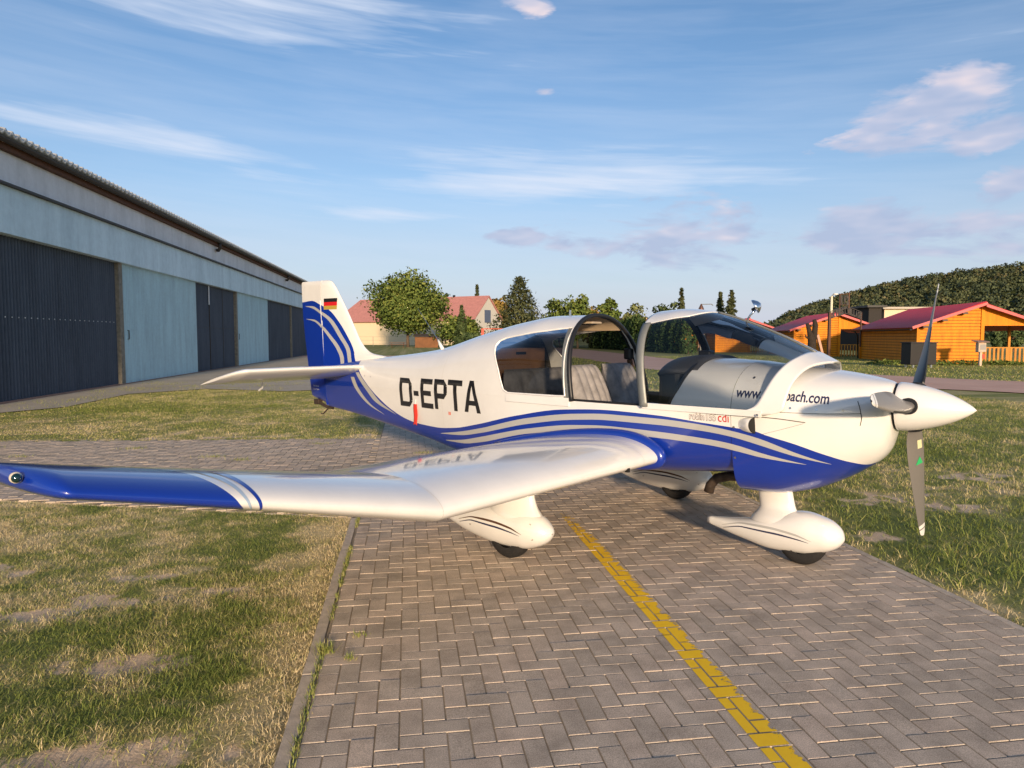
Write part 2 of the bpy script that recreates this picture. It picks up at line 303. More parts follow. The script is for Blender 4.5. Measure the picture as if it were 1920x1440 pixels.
def build_path():
    bed = MB(); zb = -.0042
    bed.add([(PX0, -4, zb), (PX1, -4, zb), (PX1, 60, zb), (PX0, 60, zb)], [(0, 1, 2, 3)]); bed.add([(x-(.002 if x < -.44 else 0), y, zb-.002) for x, y in BRANCH][::-1], [tuple(range(len(BRANCH)))])
    path = structure(bed.obj('path', mat('joint_sand', (.27, .215, .15), .95, var=.35, vscale=3, bump=.5, bscale=200, coords='Object')))
    rec = []; u = .0962
    for i in range(-104, 42):
        for j in range(0, 182):
            k = (i-j) % 4
            if k == 0: x0, x1, y0, y1 = i*u, i*u+2*u, j*u, j*u+u
            elif k == 3: x0, x1, y0, y1 = i*u, i*u+u, j*u, j*u+2*u
            else: continue
            x0 += -.05; x1 += -.05                       # lattice offset so that the kerb cuts the outer bricks
            xc, yc = (x0+x1)/2, (y0+y1)/2
            if xc > PX0 and xc < PX1+.06:
                x0, x1 = max(x0, PX0+.012), min(x1, PX1)
                if x1-x0 < .035: continue
            elif xc <= PX0 and in_poly(np.array(xc), np.array(yc), BRANCH): pass
            else:
                if x1 > PX0+.045 and xc <= PX0 and not in_poly(np.array(xc), np.array(yc), BRANCH): x0 = PX0+.012
                else: continue
            g = .0022+random.uniform(0, .0010)
            rec.append((x0+g, x1-g, y0+g, y1-g, random.gauss(0, .0008)-.003*(random.random() > .985)))
    R = np.array(rec); xc = (R[:, 0]+R[:, 1])/2; yc = (R[:, 2]+R[:, 3])/2
    px, py, w = view_px(xc, yc); vis = (px > -60) & (px < 1980) & (py < 1500) & (py > 600) & (yc > 1.2)
    keep = vis | (np.hypot(xc, yc) < 14) & (yc > .3); R = R[keep]; xc = xc[keep]; yc = yc[keep]; vis = vis[keep]
    d = np.where(vis, np.hypot(xc, yc), 1e9); near = set(np.argsort(d)[:300].tolist())
    far = MB(); rn = []; cache = {}
    for i, (x0, x1, y0, y1, z) in enumerate(R):
        if x1 > 1.345 and x0 < 1.474 and y0 < 8.2 and y1 > 1: PAINT_RECTS.append((max(x0+.002, 1.342), min(x1-.002, 1.474), y0+.0025, y1-.0025, z))
        if i in near:
            key = (round(x1-x0, 2), round(y1-y0, 2))
            if key not in cache:
                hx, hy = (x1-x0)/2, (y1-y0)/2; v, f = brick_geo(-hx, hx, -hy, hy, 0.0); me = bpy.data.meshes.new('brick'); me.from_pydata(v, [], f); me.materials.append(BRICK); cache[key] = me
            share('brick', cache[key], path, ((x0+x1)/2, (y0+y1)/2, z), (random.gauss(0, .002), random.gauss(0, .002), random.gauss(0, .003)))
        else:
            v, f = brick_geo(x0, x1, y0, y1, z); far.add(v, f); rn += [random.random()]*len(v)
    o = far.obj('paver_bricks', BRICK, path); attr(o, 'rnd', rn); o['kind'] = 'stuff'
    # continuation of the paving far behind the aircraft
    MB().add([(PX0+.01, 17.45, -.004), (PX1, 17.45, -.004), (PX1, 60, -.004), (PX0+.01, 60, -.004)], [(0, 1, 2, 3)]).obj('far_paving', BRICK, path)
    return path
PATH = build_path()
def build_line():
    m = bpy.data.materials.new('yellow_road_paint'); m.use_nodes = True; t = m.node_tree; b = t.nodes['Principled BSDF']; b.inputs['Roughness'].default_value = .7; b.inputs['Specular IOR Level'].default_value = .3
    pos = N(t, 'ShaderNodeNewGeometry').outputs['Position']; sep = N(t, 'ShaderNodeSeparateXYZ'); t.links.new(pos, sep.inputs[0])
    t.links.new(ramp(t, noise_node(t, pos, 18, 6, .7), [(.3, (.94, .56, .015)), (.7, (.98, .62, .02))]), b.inputs['Base Color'])
    wear = noise_node(t, pos, 16, 8, .72, .4)
    edge = ramp(t, math_node(t, 'DIVIDE', math_node(t, 'SUBTRACT', sep.outputs[0], 1.345), .125), [(.0, .05), (.15, .0), (.6, .01), (1.0, .20)])
    yy = ramp(t, math_node(t, 'DIVIDE', sep.outputs[1], 8.0), [(.33, .0), (.64, .03), (.76, .20), (.82, .34), (.90, .43)])
    a = math_node(t, 'ADD', math_node(t, 'ADD', wear, edge), yy); a = ramp(t, a, [(.675, 1.0), (.695, 0.0)])
    tr = N(t, 'ShaderNodeBsdfTransparent'); mx = N(t, 'ShaderNodeMixShader'); t.links.new(a, mx.inputs[0]); t.links.new(tr.outputs[0], mx.inputs[1]); t.links.new(b.outputs[0], mx.inputs[2]); t.links.new(mx.outputs[0], t.nodes['Material Output'].inputs[0])
    mb = MB()
    for x0, x1, y0, y1, z in PAINT_RECTS:
        if x1-x0 > .004: mb.add([(x0, y0, z+.0022), (x1, y0, z+.0022), (x1, y1, z+.0022), (x0, y1, z+.0022)], [(0, 1, 2, 3)])
    structure(mb.obj('taxi_line', m))
build_line()
KERB = mat('kerb_concrete', (.50, .42, .33), .9, var=.25, vscale=14, bump=.5, bscale=150)
def build_kerb():
    root = None
    for side, x0, y0, y1 in ((0, PX0-.066, -.62, 6.38), (1, PX1+.006, -.45, 20)):
        k = empty('kerb', (x0, y0, -.03)); structure(k); y = y0; i = 0
        while y < y1-.05:
            L = min(1.0, y1-y); mb = MB().box(0, .06, .003, L-.003, -.08, .028+random.uniform(-.002, .004))
            o = mb.obj('kerb_stone', KERB, k, bevel=.006); o.location = (random.uniform(-.003, .003), y-y0, 0); o.rotation_euler.z = random.gauss(0, .0025); y += 1.0
    k = empty('kerb', (PX0-.066, 6.41, -.03)); structure(k); a = Vector((0, 0, 0)); dr = Vector((-4.0+.5, 1.19, 0)).normalized()
    for i in range(6):
        o = MB().box(-.997, -.003, 0, .06, -.08, .018).obj('kerb_stone', KERB, k, bevel=.006); o.location = a+dr*i*1.0; o.rotation_euler.z = math.atan2(-dr.y, -dr.x)
build_kerb()
# ------------------------------------------------------------------ grass blades
def blade_material():
    m = bpy.data.materials.new('grass_blade'); m.use_nodes = True; t = m.node_tree; b = t.nodes['Principled BSDF']; b.inputs['Roughness'].default_value = .6; b.inputs['Specular IOR Level'].default_value = .2
    t.links.new(ramp(t, attr_node(t, 'dry'), [(.0, (.15, .195, .042)), (.3, (.26, .285, .075)), (.55, (.41, .375, .145)), (.75, (.55, .455, .235)), (1.0, (.66, .54, .32))]), b.inputs['Base Color'])
    return m
BLADE = blade_material()
def blades(name, x0, x1, y0, y1, n, hgt, wid, ok=None, tall=0.0, flop=.6):
    x = RNG.uniform(x0, x1, n); y = RNG.uniform(y0, y1, n); px, py, w = view_px(x, y)
    bare, lush, dry = fields(x, y)
    on = ((x > PX0-.068) & (x < PX1+.068)) | in_poly(x, y, BRANCH) | in_poly(x, y, APRON) | (seg_dist(x, y, ROAD) < 3.1)
    k = (px > -420) & (px < 2500) & (py < 1560) & ~on & (RNG.random(n) > bare**1.4*.9) & (RNG.random(n) < .62+.5*lush+.25*fbm(x, y, 2.2, 4))
    if ok is not None: k &= ok(x, y)
    x, y, dry, lush = x[k], y[k], dry[k], lush[k]; n = len(x)
    clump = fbm(x, y, 6.0, 21); h = hgt*(.45+RNG.random(n)*.8)*(.5+clump*.9+lush*.45)*(1+tall*(RNG.random(n) > .96)); a = RNG.random(n)*2*np.pi; fl = flop*(.3+RNG.random(n))
    wx = wid*(.6+.8*RNG.random(n)); dx, dy = np.cos(a), np.sin(a); b2 = a+np.pi/2+RNG.normal(0, .5, n); sx, sy = np.cos(b2)*wx/2, np.sin(b2)*wx/2
    z0 = np.full(n, GZ-.005)
    V = np.empty((n, 5, 3)); 
    for i, (t, ww) in enumerate(((0, 1), (0, -1), (.55, .8), (.55, -.8), (1, 0))):
        q = fl*h*t*t
        V[:, i, 0] = x+dx*q+sx*ww; V[:, i, 1] = y+dy*q+sy*ww; V[:, i, 2] = z0+h*t*(1-.25*fl*t)
    base = np.arange(n)[:, None]*5
    me = bpy.data.meshes.new(name); nv = n*5
    me.vertices.add(nv); me.vertices.foreach_set('co', V.ravel())
    loops = np.concatenate([base+np.array([0, 1, 3, 2]), base+np.array([2, 3, 4])], 1).ravel()
    me.loops.add(n*7); me.loops.foreach_set('vertex_index', loops.astype(np.int32)); me.polygons.add(n*2)
    st = (np.arange(n)[:, None]*7+np.array([0, 4])).ravel(); me.polygons.foreach_set('loop_start', st.astype(np.int32))
    me.update(calc_edges=True); me.validate(); me.materials.append(BLADE)
    o = link(bpy.data.objects.new(name, me)); dv = np.clip(dry+RNG.normal(0, .24, n)+.0, 0, 1); attr(o, 'dry', np.repeat(dv, 5)); return o
def build_grass():
    L = 'short patchy lawn, part green and part straw'
    g = 'lawn blades'
    o = blades('grass', -6.0, -.5, 1.7, 8.2, 500000, .032, .0030, flop=1.5); tag(o, 'short patchy green and straw lawn beside the paved path under the wing', 'grass', kind='stuff')
    o = blades('grass', -9.5, -.4, 11.4, 24, 220000, .034, .007, flop=1.4); tag(o, 'sun bleached lawn between the paved branch and the long hangar', 'grass', kind='stuff')
    o = blades('grass', 3.3, 15, 1.8, 21, 360000, .050, .0048, tall=1.6, flop=1.3); tag(o, 'rough tufted grass beyond the right kerb under the propeller', 'grass', kind='stuff')
    o = blades('grass', -2, 45, 20, 58, 130000, .09, .02, tall=.8, flop=1.2); tag(o, 'rough meadow grass on both sides of the pink gravel road', 'grass', kind='stuff')
    # weeds in the joint along the left kerb
    x = []; 
    def okk(x, y): return np.abs(x-(PX0+.004)) < .016
    n = 1500; xx = RNG.normal(PX0+.004, .008, n); yy = RNG.uniform(2.0, 6.4, n); kk = fbm(xx*0, yy, 3.0, 2) > .47; xx, yy = xx[kk], yy[kk]
    mb = MB(); dv = []
    spots = [(a, b, .034) for a, b in zip(xx, yy)]+[(-.43+random.gauss(0, .025), 3.62+random.gauss(0, .02), .07) for _ in range(90)]+[(-.30+random.gauss(0, .015), 3.52+random.gauss(0, .012), .04) for _ in range(40)]+[(-.27+random.gauss(0, .02), 3.8+random.gauss(0, .02), .035) for _ in range(40)]
    for i in range(150): bx, by = random.uniform(-9.2, -3.5), random.uniform(17, 27); spots += [(bx+random.gauss(0, .16), by+random.gauss(0, .12), .10) for _ in range(26)]
    for bx, by in [(-2.6, 9.9), (-2.2, 9.6), (-5.2, 10.3), (-4.6, 9.3), (-1.3, 10.9), (-3.9, 10.8), (-6.0, 11.2), (-3.2, 8.4), (-6.8, 10.6), (.2, 9.8)]:
        spots += [(bx+random.gauss(0, .10), by+random.gauss(0, .035), .06) for _ in range(70)]
    for a, b, h in spots:
        an = random.random()*6.28; hh = h*random.uniform(.4, 1.1); w = random.uniform(.002, .0055); c, s = math.cos(an), math.sin(an); k = len(mb.v)
        mb.v += [(a+s*w, b-c*w, -.012), (a-s*w, b+c*w, -.012), (a+c*hh*.7, b+s*hh*.7, hh*.75)]; mb.f.append((k, k+1, k+2)); dv += [min(1, max(0, random.gauss(.28, .2)))]*3
    o = mb.obj('joint_weeds', BLADE); attr(o, 'dry', dv); tag(o, 'small weeds growing in the joint between kerb and pavers', 'weeds', kind='stuff')
build_grass()
# ------------------------------------------------------------------ aircraft
def aero_paint(name, base, blue=None):
    m = bpy.data.materials.new(name); m.use_nodes = True; t = m.node_tree; b = t.nodes['Principled BSDF']
    b.inputs['Roughness'].default_value = .32; b.inputs['Coat Weight'].default_value = 1.0; b.inputs['Coat Roughness'].default_value = .10; b.inputs['Coat IOR'].default_value = 1.5
    tc = N(t, 'ShaderNodeTexCoord').outputs['Object']
    dirt = ramp(t, noise_node(t, tc, 3.5, 6, .6), [(.3, tuple(c*.93 for c in base)), (.65, base)])
    if blue is None: t.links.new(dirt, b.inputs['Base Color'])
    else:
        f = math_node(t, 'GREATER_THAN', attr_node(t, 'blue'), 0.0); mx = N(t, 'ShaderNodeMix', data_type='RGBA'); t.links.new(f, mx.inputs[0]); t.links.new(dirt, mx.inputs[6]); mx.inputs[7].default_value = (*blue, 1); t.links.new(mx.outputs[2], b.inputs['Base Color'])
    bp = N(t, 'ShaderNodeBump'); bp.inputs['Strength'].default_value = .05; bp.inputs['Distance'].default_value = .02; t.links.new(noise_node(t, tc, 4.5, 2, .5), bp.inputs['Height']); t.links.new(bp.outputs[0], b.inputs['Coat Normal'])
    return m
BLUE = (.0035, .030, .31)
PAINT = aero_paint('white_blue_gloss_paint', (.80, .79, .765), BLUE); WHITE = aero_paint('white_gloss_paint', (.80, .79, .765)); NAVY = aero_paint('blue_gloss_paint', BLUE)
SILVER = mat('silver_stripe_film', (.42, .42, .41), .35, coat=.8); PALE = mat('pale_grey_film', (.36, .47, .60), .35, coat=.8)
BLACK = mat('black_trim', (.012, .012, .013), .45); RUBBER = mat('tyre_rubber', (.013, .012, .012), .8, bump=.3, bscale=90); DARKIN = mat('dark_cabin_lining', (.03, .028, .027), .85, var=.3)
LETTER = mat('black_film', (.010, .010, .012), .35, coat=.5); NAVYTXT = mat('navy_film', (.015, .02, .07), .4); RED = mat('red_film', (.55, .012, .015), .45); OUTLINE = mat('dark_red_outline_film', (.16, .07, .05), .5); GOLD = mat('gold_film', (.42, .30, .05), .45)
FRAME = mat('grey_frame_metal', (.22, .23, .22), .5, metal=.4, var=.15, vscale=6); STEEL = mat('bright_steel', (.55, .55, .56), .3, metal=1.0); CHROME = mat('chrome', (.8, .8, .82), .08, metal=1.0)
BROWNMETAL = mat('rusty_exhaust_steel', (.075, .055, .042), .6, metal=.5, var=.4, vscale=20); LINER = mat('beige_headliner', (.70, .53, .34), .8, var=.08); TANPANEL = mat('tan_bulkhead_panel', (.34, .17, .085), .6, var=.12)
VELOUR = mat('grey_brown_velour', (.27, .255, .25), .85, var=.32, vscale=9, bump=.3, bscale=160); BROWNTRIM = mat('brown_door_trim', (.085, .040, .020), .6)
PROPGREY = mat('prop_grey', (.165, .155, .145), .42, coat=.2); PROPBLACK = mat('prop_back_black', (.016, .018, .024), .4); REDTAG = mat('red_streamer_cloth', (.62, .035, .02), .8); GREENGLASS = mat('green_lamp_glass', (.002, .022, .026), .05, coat=1.0); GREENST = mat('green_sticker', (.03, .42, .14), .5); YELST = mat('pale_yellow_sticker', (.62, .60, .36), .6)
def glass_mat(name, tint, refl=1.5, rough=0.0):
    m = bpy.data.materials.new(name); m.use_nodes = True; t = m.node_tree; t.nodes.remove(t.nodes['Principled BSDF'])
    tr = N(t, 'ShaderNodeBsdfTransparent'); tr.inputs[0].default_value = (*tint, 1); gl = N(t, 'ShaderNodeBsdfGlossy'); gl.inputs['Roughness'].default_value = rough; gl.inputs['Color'].default_value = (1, 1, 1, 1)
    fr = N(t, 'ShaderNodeFresnel'); fr.inputs['IOR'].default_value = refl; mx = N(t, 'ShaderNodeMixShader'); t.links.new(fr.outputs[0], mx.inputs[0]); t.links.new(tr.outputs[0], mx.inputs[1]); t.links.new(gl.outputs[0], mx.inputs[2]); t.links.new(mx.outputs[0], t.nodes['Material Output'].inputs[0]); return m
GLASS = glass_mat('tinted_canopy_glass', (.80, .825, .845), 1.42); GLASS2 = glass_mat('dark_tinted_window_glass', (.36, .38, .40), 1.20)
def cubic(xs,ys):
    xs=np.array(xs,float); ys=np.array(ys,float)
    o=np.argsort(xs); xs=xs[o]; ys=ys[o]
    d=np.diff(ys)/np.diff(xs); m=np.zeros(len(xs)); m[0]=d[0]; m[-1]=d[-1]
    for i in range(1,len(xs)-1):
        if d[i-1]*d[i]>0:
            w1=2*(xs[i+1]-xs[i])+(xs[i]-xs[i-1]); w2=(xs[i+1]-xs[i])+2*(xs[i]-xs[i-1])
            m[i]=(w1+w2)/(w1/d[i-1]+w2/d[i])
    def f(q):
        q=np.clip(np.asarray(q,float),xs[0],xs[-1]); i=np.clip(np.searchsorted(xs,q)-1,0,len(xs)-2)
        hh=xs[i+1]-xs[i]; t=(q-xs[i])/hh
        return ys[i]*(1+2*t)*(1-t)**2+m[i]*hh*t*(1-t)**2+ys[i+1]*t*t*(3-2*t)+m[i+1]*hh*t*t*(t-1)
    return f
class Loft:
    def __init__(s,rows):
        a=np.array(rows,float); s.x0=a[:,0].min(); s.x1=a[:,0].max()
        s.c=[cubic(a[:,0],a[:,k]) for k in range(1,8)]
    def P(s,x,v):
        # v: -1 bottom centre .. 0 sill .. 1 top centre (starboard half, y<0)
        zt,zs,zb,w,k,nt,nb=[c(x) for c in s.c]
        v=np.asarray(v,float); a=np.abs(v)*np.pi/2
        n=np.where(v>=0,nt,nb); cc=np.cos(a).clip(0)**(2/n); ss=np.sin(a)**(2/n)
        H=np.where(v>=0,zt-zs,zs-zb)
        ww=np.where(v>=0,w,w*(1-(1-k)*ss))   # lower body narrows to k*w
        return np.stack(np.broadcast_arrays(x,-ww*cc,zs+np.sign(v)*H*ss),-1)
#         x     zt    zs   zb    w    k    nt   nb
HULL=[( 1.40,1.430,1.10,.655,.560,.90,2.3,5.0),
      ( 1.00,1.455,1.10,.61,.575,.90,2.3,5.0),
      ( 0.40,1.70,1.10,.55,.580,.90,2.3,5.0),
      ( 0.05,1.790,1.10,.52,.575,.90,2.3,5.0),
      (-0.40,1.790,1.10,.48,.560,.90,2.25,5.0),
      (-0.77,1.745,1.10,.46,.535,.90,2.2,5.0),
      (-1.20,1.660,1.09,.46,.480,.88,2.15,5.0),
      (-2.00,1.476,1.07,.555,.360,.85,2.1,5.0),
      (-2.95,1.375,1.05,.66,.220,.80,2.1,4.5),
      (-3.60,1.320,1.03,.725,.135,.75,2.1,4.0),
      (-4.10,1.280,1.02,.765,.070,.75,2.1,4.0),
      (-4.32,1.260,1.02,.790,.045,.75,2.1,4.0)]
COWL=[( 1.40,1.431,1.10,.530,.5605,.88,2.3,5.0),
      ( 1.60,1.405,1.09,.520,.553,.82,2.3,3.9),
      ( 1.80,1.390,1.085,.560,.522,.77,2.3,3.1),
      ( 2.00,1.367,1.10,.655,.460,.74,2.3,2.6),
      ( 2.12,1.347,1.12,.735,.390,.75,2.3,2.5),
      ( 2.20,1.330,1.14,.80,.320,.80,2.2,2.3),
      ( 2.25,1.315,1.15,.87,.240,.9,2.1,2.1),
      ( 2.275,1.300,1.155,.96,.175,1.,2.0,2.0)]
CAN=[( 0.62,1.805,1.10,.9,.590,1,2.4,2),
     ( 0.80,1.817,1.10,.9,.590,1,2.4,2),
     ( 0.97,1.800,1.10,.9,.590,1,2.35,2),
     ( 1.15,1.755,1.10,.9,.588,1,2.3,2),
     ( 1.35,1.685,1.10,.9,.585,1,2.25,2),
     ( 1.55,1.600,1.10,.9,.580,1,2.2,2),
     ( 1.75,1.500,1.10,.9,.575,1,2.2,2),
     ( 1.95,1.390,1.10,.9,.570,1,2.2,2)]
WCR,WTIP=2.70,4.44; DIH,IW,TW=12.6,0.5,.035
def wing_sec(y):
    a=np.asarray(y,float); o=np.clip((a-WCR)/(WTIP-WCR),0,1)
    ch=1.76-.80*o; le=.89-.02*o; z=.735+np.tan(math.radians(DIH))*(np.clip(a,WCR,None)-WCR); inc=np.radians(3.0-IW*o)
    r=np.clip((a-4.31)/.13,0,1); dr=.62*(1-np.sqrt(np.clip(1-r*r,0,1)))   # rounded leading corner
    return le-dr,ch-dr*1.1,z,inc
def wing(y,t):
    # t -1..0 lower TE->LE ; 0..1 upper LE->TE ; starboard (y given positive, returned negative)
    le,ch,z,inc=wing_sec(y); t=np.asarray(t,float); u=np.abs(t)**1.7
    o=np.clip((np.asarray(y,float)-WCR)/(WTIP-WCR),0,1); th=(.135-TW*o)*5*(.2969*np.sqrt(u)-.126*u-.3516*u**2+.2843*u**3-.1036*u**4)
    m,pp=.022,.2
    cam=np.where(u<pp,m/pp**2*(2*pp*u-u*u),m/(1-pp)**2*((1-2*pp)+2*pp*u-u*u))
    zz=cam+np.sign(t)*th
    X=-u*ch; Z=zz*ch
    return np.stack(np.broadcast_arrays(le+X*np.cos(inc)+Z*np.sin(inc)*0, -np.asarray(y,float), z+X*np.sin(inc)*-1*-1+Z*np.cos(inc)),-1)

RT = Vector((math.cos(YAW), -math.sin(YAW), 0)); FH = Vector((math.sin(YAW), math.cos(YAW), 0))
NOSE = (RT*.752-FH*.659).normalized(); ORG = RT*(.4854*CAM_H)+FH*(3.791*CAM_H)
PLANE = empty('light_aircraft', ORG, math.atan2(NOSE.y, NOSE.x))
tag(PLANE, 'white and blue low wing propeller aircraft parked with its canopy slid open', 'aircraft')
hull, cowl, can = Loft(HULL), Loft(COWL), Loft(CAN)
_a = (np.linspace(0, 1, 240)**3)*.5; DENSE = np.concatenate([_a, 1-_a[::-1][1:]])
def section(L, x, v0, v1, n):
    lo, hi = v0, v1; v = lo+(hi-lo)*DENSE
    if v0 < 0 < v1: v = np.concatenate([v0*DENSE[::-1], v1*DENSE[1:]])
    P = L.P(np.full(len(v), float(x)), v); s = np.concatenate([[0], np.cumsum(np.linalg.norm(np.diff(P, axis=0), axis=1))]); q = np.linspace(0, s[-1], n)
    return np.stack([np.interp(q, s, P[:, k]) for k in range(3)], -1)
def mir(P): Q = np.array(P, float); Q[..., 1] *= -1; return Q
def both(mb, P, flip=False): mb.grid(P, flip); mb.grid(mir(P), not flip); return mb
FBLUE = cubic(*zip(*[(-3.9, 1.9), (-3.5, 1.6), (-3.22, 1.232), (-3.013, 1.094), (-2.795, .959), (-2.532, .837), (-2.245, .755), (-2.027, .727), (-1.706, .72), (-1.397, .745), (-1.03, .815), (-.514, .936), (.002, 1.025), (.46, 1.050), (.861, 1.040), (1.217, 1.012), (1.4, .998), (1.553, .985), (1.628, .963), (1.802, .914), (1.973, .845), (2.087, .798), (2.15, .778), (2.2, .79), (2.3, .7)]))
def blue_attr(o, fn):
    co = np.empty(len(o.data.vertices)*3); o.data.vertices.foreach_get('co', co); co = co.reshape(-1, 3); attr(o, 'blue', fn(co))
BVH_SRC = ([], [])
def bvh_add(mb): k = len(BVH_SRC[0]); BVH_SRC[0].extend(mb.v); BVH_SRC[1].extend(tuple(i+k for i in f) for f in mb.f)
xh = lambda v: .085-.145*np.sin(np.clip(v, 0, 1)*np.pi/2)          # rear edge of the cockpit opening
def build_hull():
    mb = MB(); xs = np.concatenate([np.linspace(-3.985, -1, 90), np.linspace(-.97, 1.40, 80)])
    P = np.array([section(hull, x, -1, 0, 44) for x in xs]); both(mb, P)
    xs2 = np.linspace(-3.985, -.95, 90); P = np.array([section(hull, x, 0, 1, 36) for x in xs2]); both(mb, P)
    # fixed rear cabin with the side window left open
    WIN = [(.03, 1.135), (-.10, 1.13), (-.60, 1.128), (-.655, 1.15), (-.74, 1.32), (-.845, 1.47), (-.868, 1.525), (-.845, 1.57), (-.77, 1.598), (-.45, 1.645), (-.16, 1.675), (-.05, 1.68)]
    vv = np.linspace(0, 1, 90); uu = np.linspace(0, 1, 110)
    G = np.array([[hull.P(-.95+(float(xh(v))+.95)*u, v) for v in vv] for u in uu])
    cen = (G[:-1, :-1]+G[1:, :-1]+G[:-1, 1:]+G[1:, 1:])/4; win = in_poly(cen[..., 0], cen[..., 2], WIN)
    gl = MB(); 
    for m2, mask in ((mb, ~win), (gl, win)):
        for Q, fl in ((G, False), (mir(G), True)):
            k = len(m2.v); m2.v += [tuple(p) for p in Q.reshape(-1, 3)]; nv = len(vv)
            for i, j in zip(*np.nonzero(mask)):
                a = k+i*nv+j; q = (a, a+1, a+nv+1, a+nv); m2.f.append(q[::-1] if fl else q)
    # front deck between the instrument panel and the firewall
    xd = cubic([0, .05, .28, .57, .82, 1], [.94, .953, 1.01, 1.035, 1.05, 1.06])
    D = np.array([[hull.P(float(xd(v))+(1.40-float(xd(v)))*u, v) for v in np.linspace(0, 1, 40)] for u in np.linspace(0, 1, 20)]); both(mb, D)
    edge = [hull.P(float(xd(v)), v) for v in np.linspace(0, 1, 40)]
    o = mb.obj('fuselage', PAINT, PLANE, smooth=True, weld=True); blue_attr(o, lambda c: FBLUE(c[:, 0])-c[:, 2]); bvh_add(mb)
    bm = bmesh.new(); bm.from_mesh(o.data); bmesh.ops.delete(bm, geom=[v for v in bm.verts if not v.link_faces], context='VERTS'); bm.to_mesh(o.data); bm.free()
    g = gl.obj('rear_window', GLASS2, o, smooth=True); bm = bmesh.new(); bm.from_mesh(g.data); bmesh.ops.delete(bm, geom=[v for v in bm.verts if not v.link_faces], context='VERTS'); bm.to_mesh(g.data); bm.free()
    MB().tube([Vector(p) for p in edge]+[Vector((p[0], -p[1], p[2])) for p in edge[::-1][1:]], .013, 8).obj('deck_edge', BLACK, o, smooth=True)
    # window seal
    pts = []
    for (a, b), (c, d) in zip(WIN, WIN[1:]+WIN[:1]): pts += [(a+(c-a)*i/6, b+(d-b)*i/6) for i in range(6)]
    def yat(x, z):
        v = np.linspace(0, 1, 400); q = hull.P(np.full(400, x), v); return float(np.interp(z, q[:, 2], q[:, 1]))
    ring = [Vector((x, yat(x, z)-.002, z)) for x, z in pts]; 
    s = MB(); s.tube(ring+[ring[0]], .007, 6, False); s.tube([Vector((p.x, -p.y, p.z)) for p in ring]+[Vector((ring[0].x, -ring[0].y, ring[0].z))], .007, 6, False); s.obj('window_seal', WHITE, o, smooth=True)
    # hoop seal round the opening: grey outer strip, black rubber inside
    vs = np.linspace(0, 1, 40); arc = [hull.P(float(xh(v)), v) for v in vs]; full = [Vector(p) for p in arc]+[Vector((p[0], -p[1], p[2])) for p in arc[::-1][1:]]
    MB().tube([p*1.0+Vector((.012, 0, -.004)) for p in full], .019, 8).obj('hoop_seal', BLACK, o, smooth=True)
    A = np.array([[hull.P(float(xh(v))-w, v)*np.array([1, 1.006, 1]) for v in np.linspace(0, .62, 30)] for w in (.062, .03, .0)])
    MB().grid(A).obj('hoop_strip', FRAME, o, smooth=True); MB().grid(mir(A), True).obj('hoop_strip', FRAME, o, smooth=True)
    inn = MB(); Q = np.array([[hull.P(-1.0+(float(xh(v))+.985)*u, v)*np.array([1, .965, 1])-np.array([0, 0, .022*v]) for v in np.linspace(.60, 1, 24)] for u in np.linspace(0, 1, 16)]); both(inn, Q, True); inn.obj('headliner', LINER, o, smooth=True)
    MB().box(-.24, -.06, -.075, .075, 1.715, 1.735).obj('roof_console', mat('console_beige', (.42, .34, .25), .6), o, bevel=.01); MB().box(-.21, -.10, -.045, .045, 1.708, 1.716).obj('roof_vent', BLACK, o)
    # inside of the cabin tub
    tub = MB(); xs3 = np.linspace(-.95, 1.25, 30); P = np.array([section(hull, x, -1, 0, 30)*np.array([1, .95, 1])+np.array([0, 0, .03]) for x in xs3]); P[..., 2] = np.minimum(P[..., 2], 1.092); both(tub, P, True)
    B = section(hull, -.93, -1, 1, 30)*np.array([1, .95, .985])+np.array([0, 0, .015]); k = len(tub.v); tub.v += [tuple(p) for p in B]+[tuple(p) for p in mir(B)[::-1]]; tub.f.append(tuple(range(k, len(tub.v))))
    tub.obj('cabin_tub', DARKIN, o, smooth=False)
    bk = MB().box(-.915, -.905, -.34, .34, 1.16, 1.50); bk.obj('rear_bulkhead', TANPANEL, o, bevel=.01); MB().box(-.904, -.898, -.09, .05, 1.44, 1.465).obj('bulkhead_slot', BLACK, o)
    for sd in (-1, 1): MB().box(-.05, 1.0, sd*.548-.012, sd*.548+.012, 1.03, 1.115).obj('cockpit_sill', BLACK, o, bevel=.006)
    # white rail under the rear window
    for sd in (-1, 1):
        r = MB(); A = np.array([[(x, sd*(-float(hull.P(x, 0.)[1])+.008), z) for z in (1.055, 1.122)] for x in np.linspace(-.62, .07, 12)]); r.grid(A, sd < 0); r.obj('window_rail', WHITE, o, solid=.012)
    return o
FUS = build_hull()
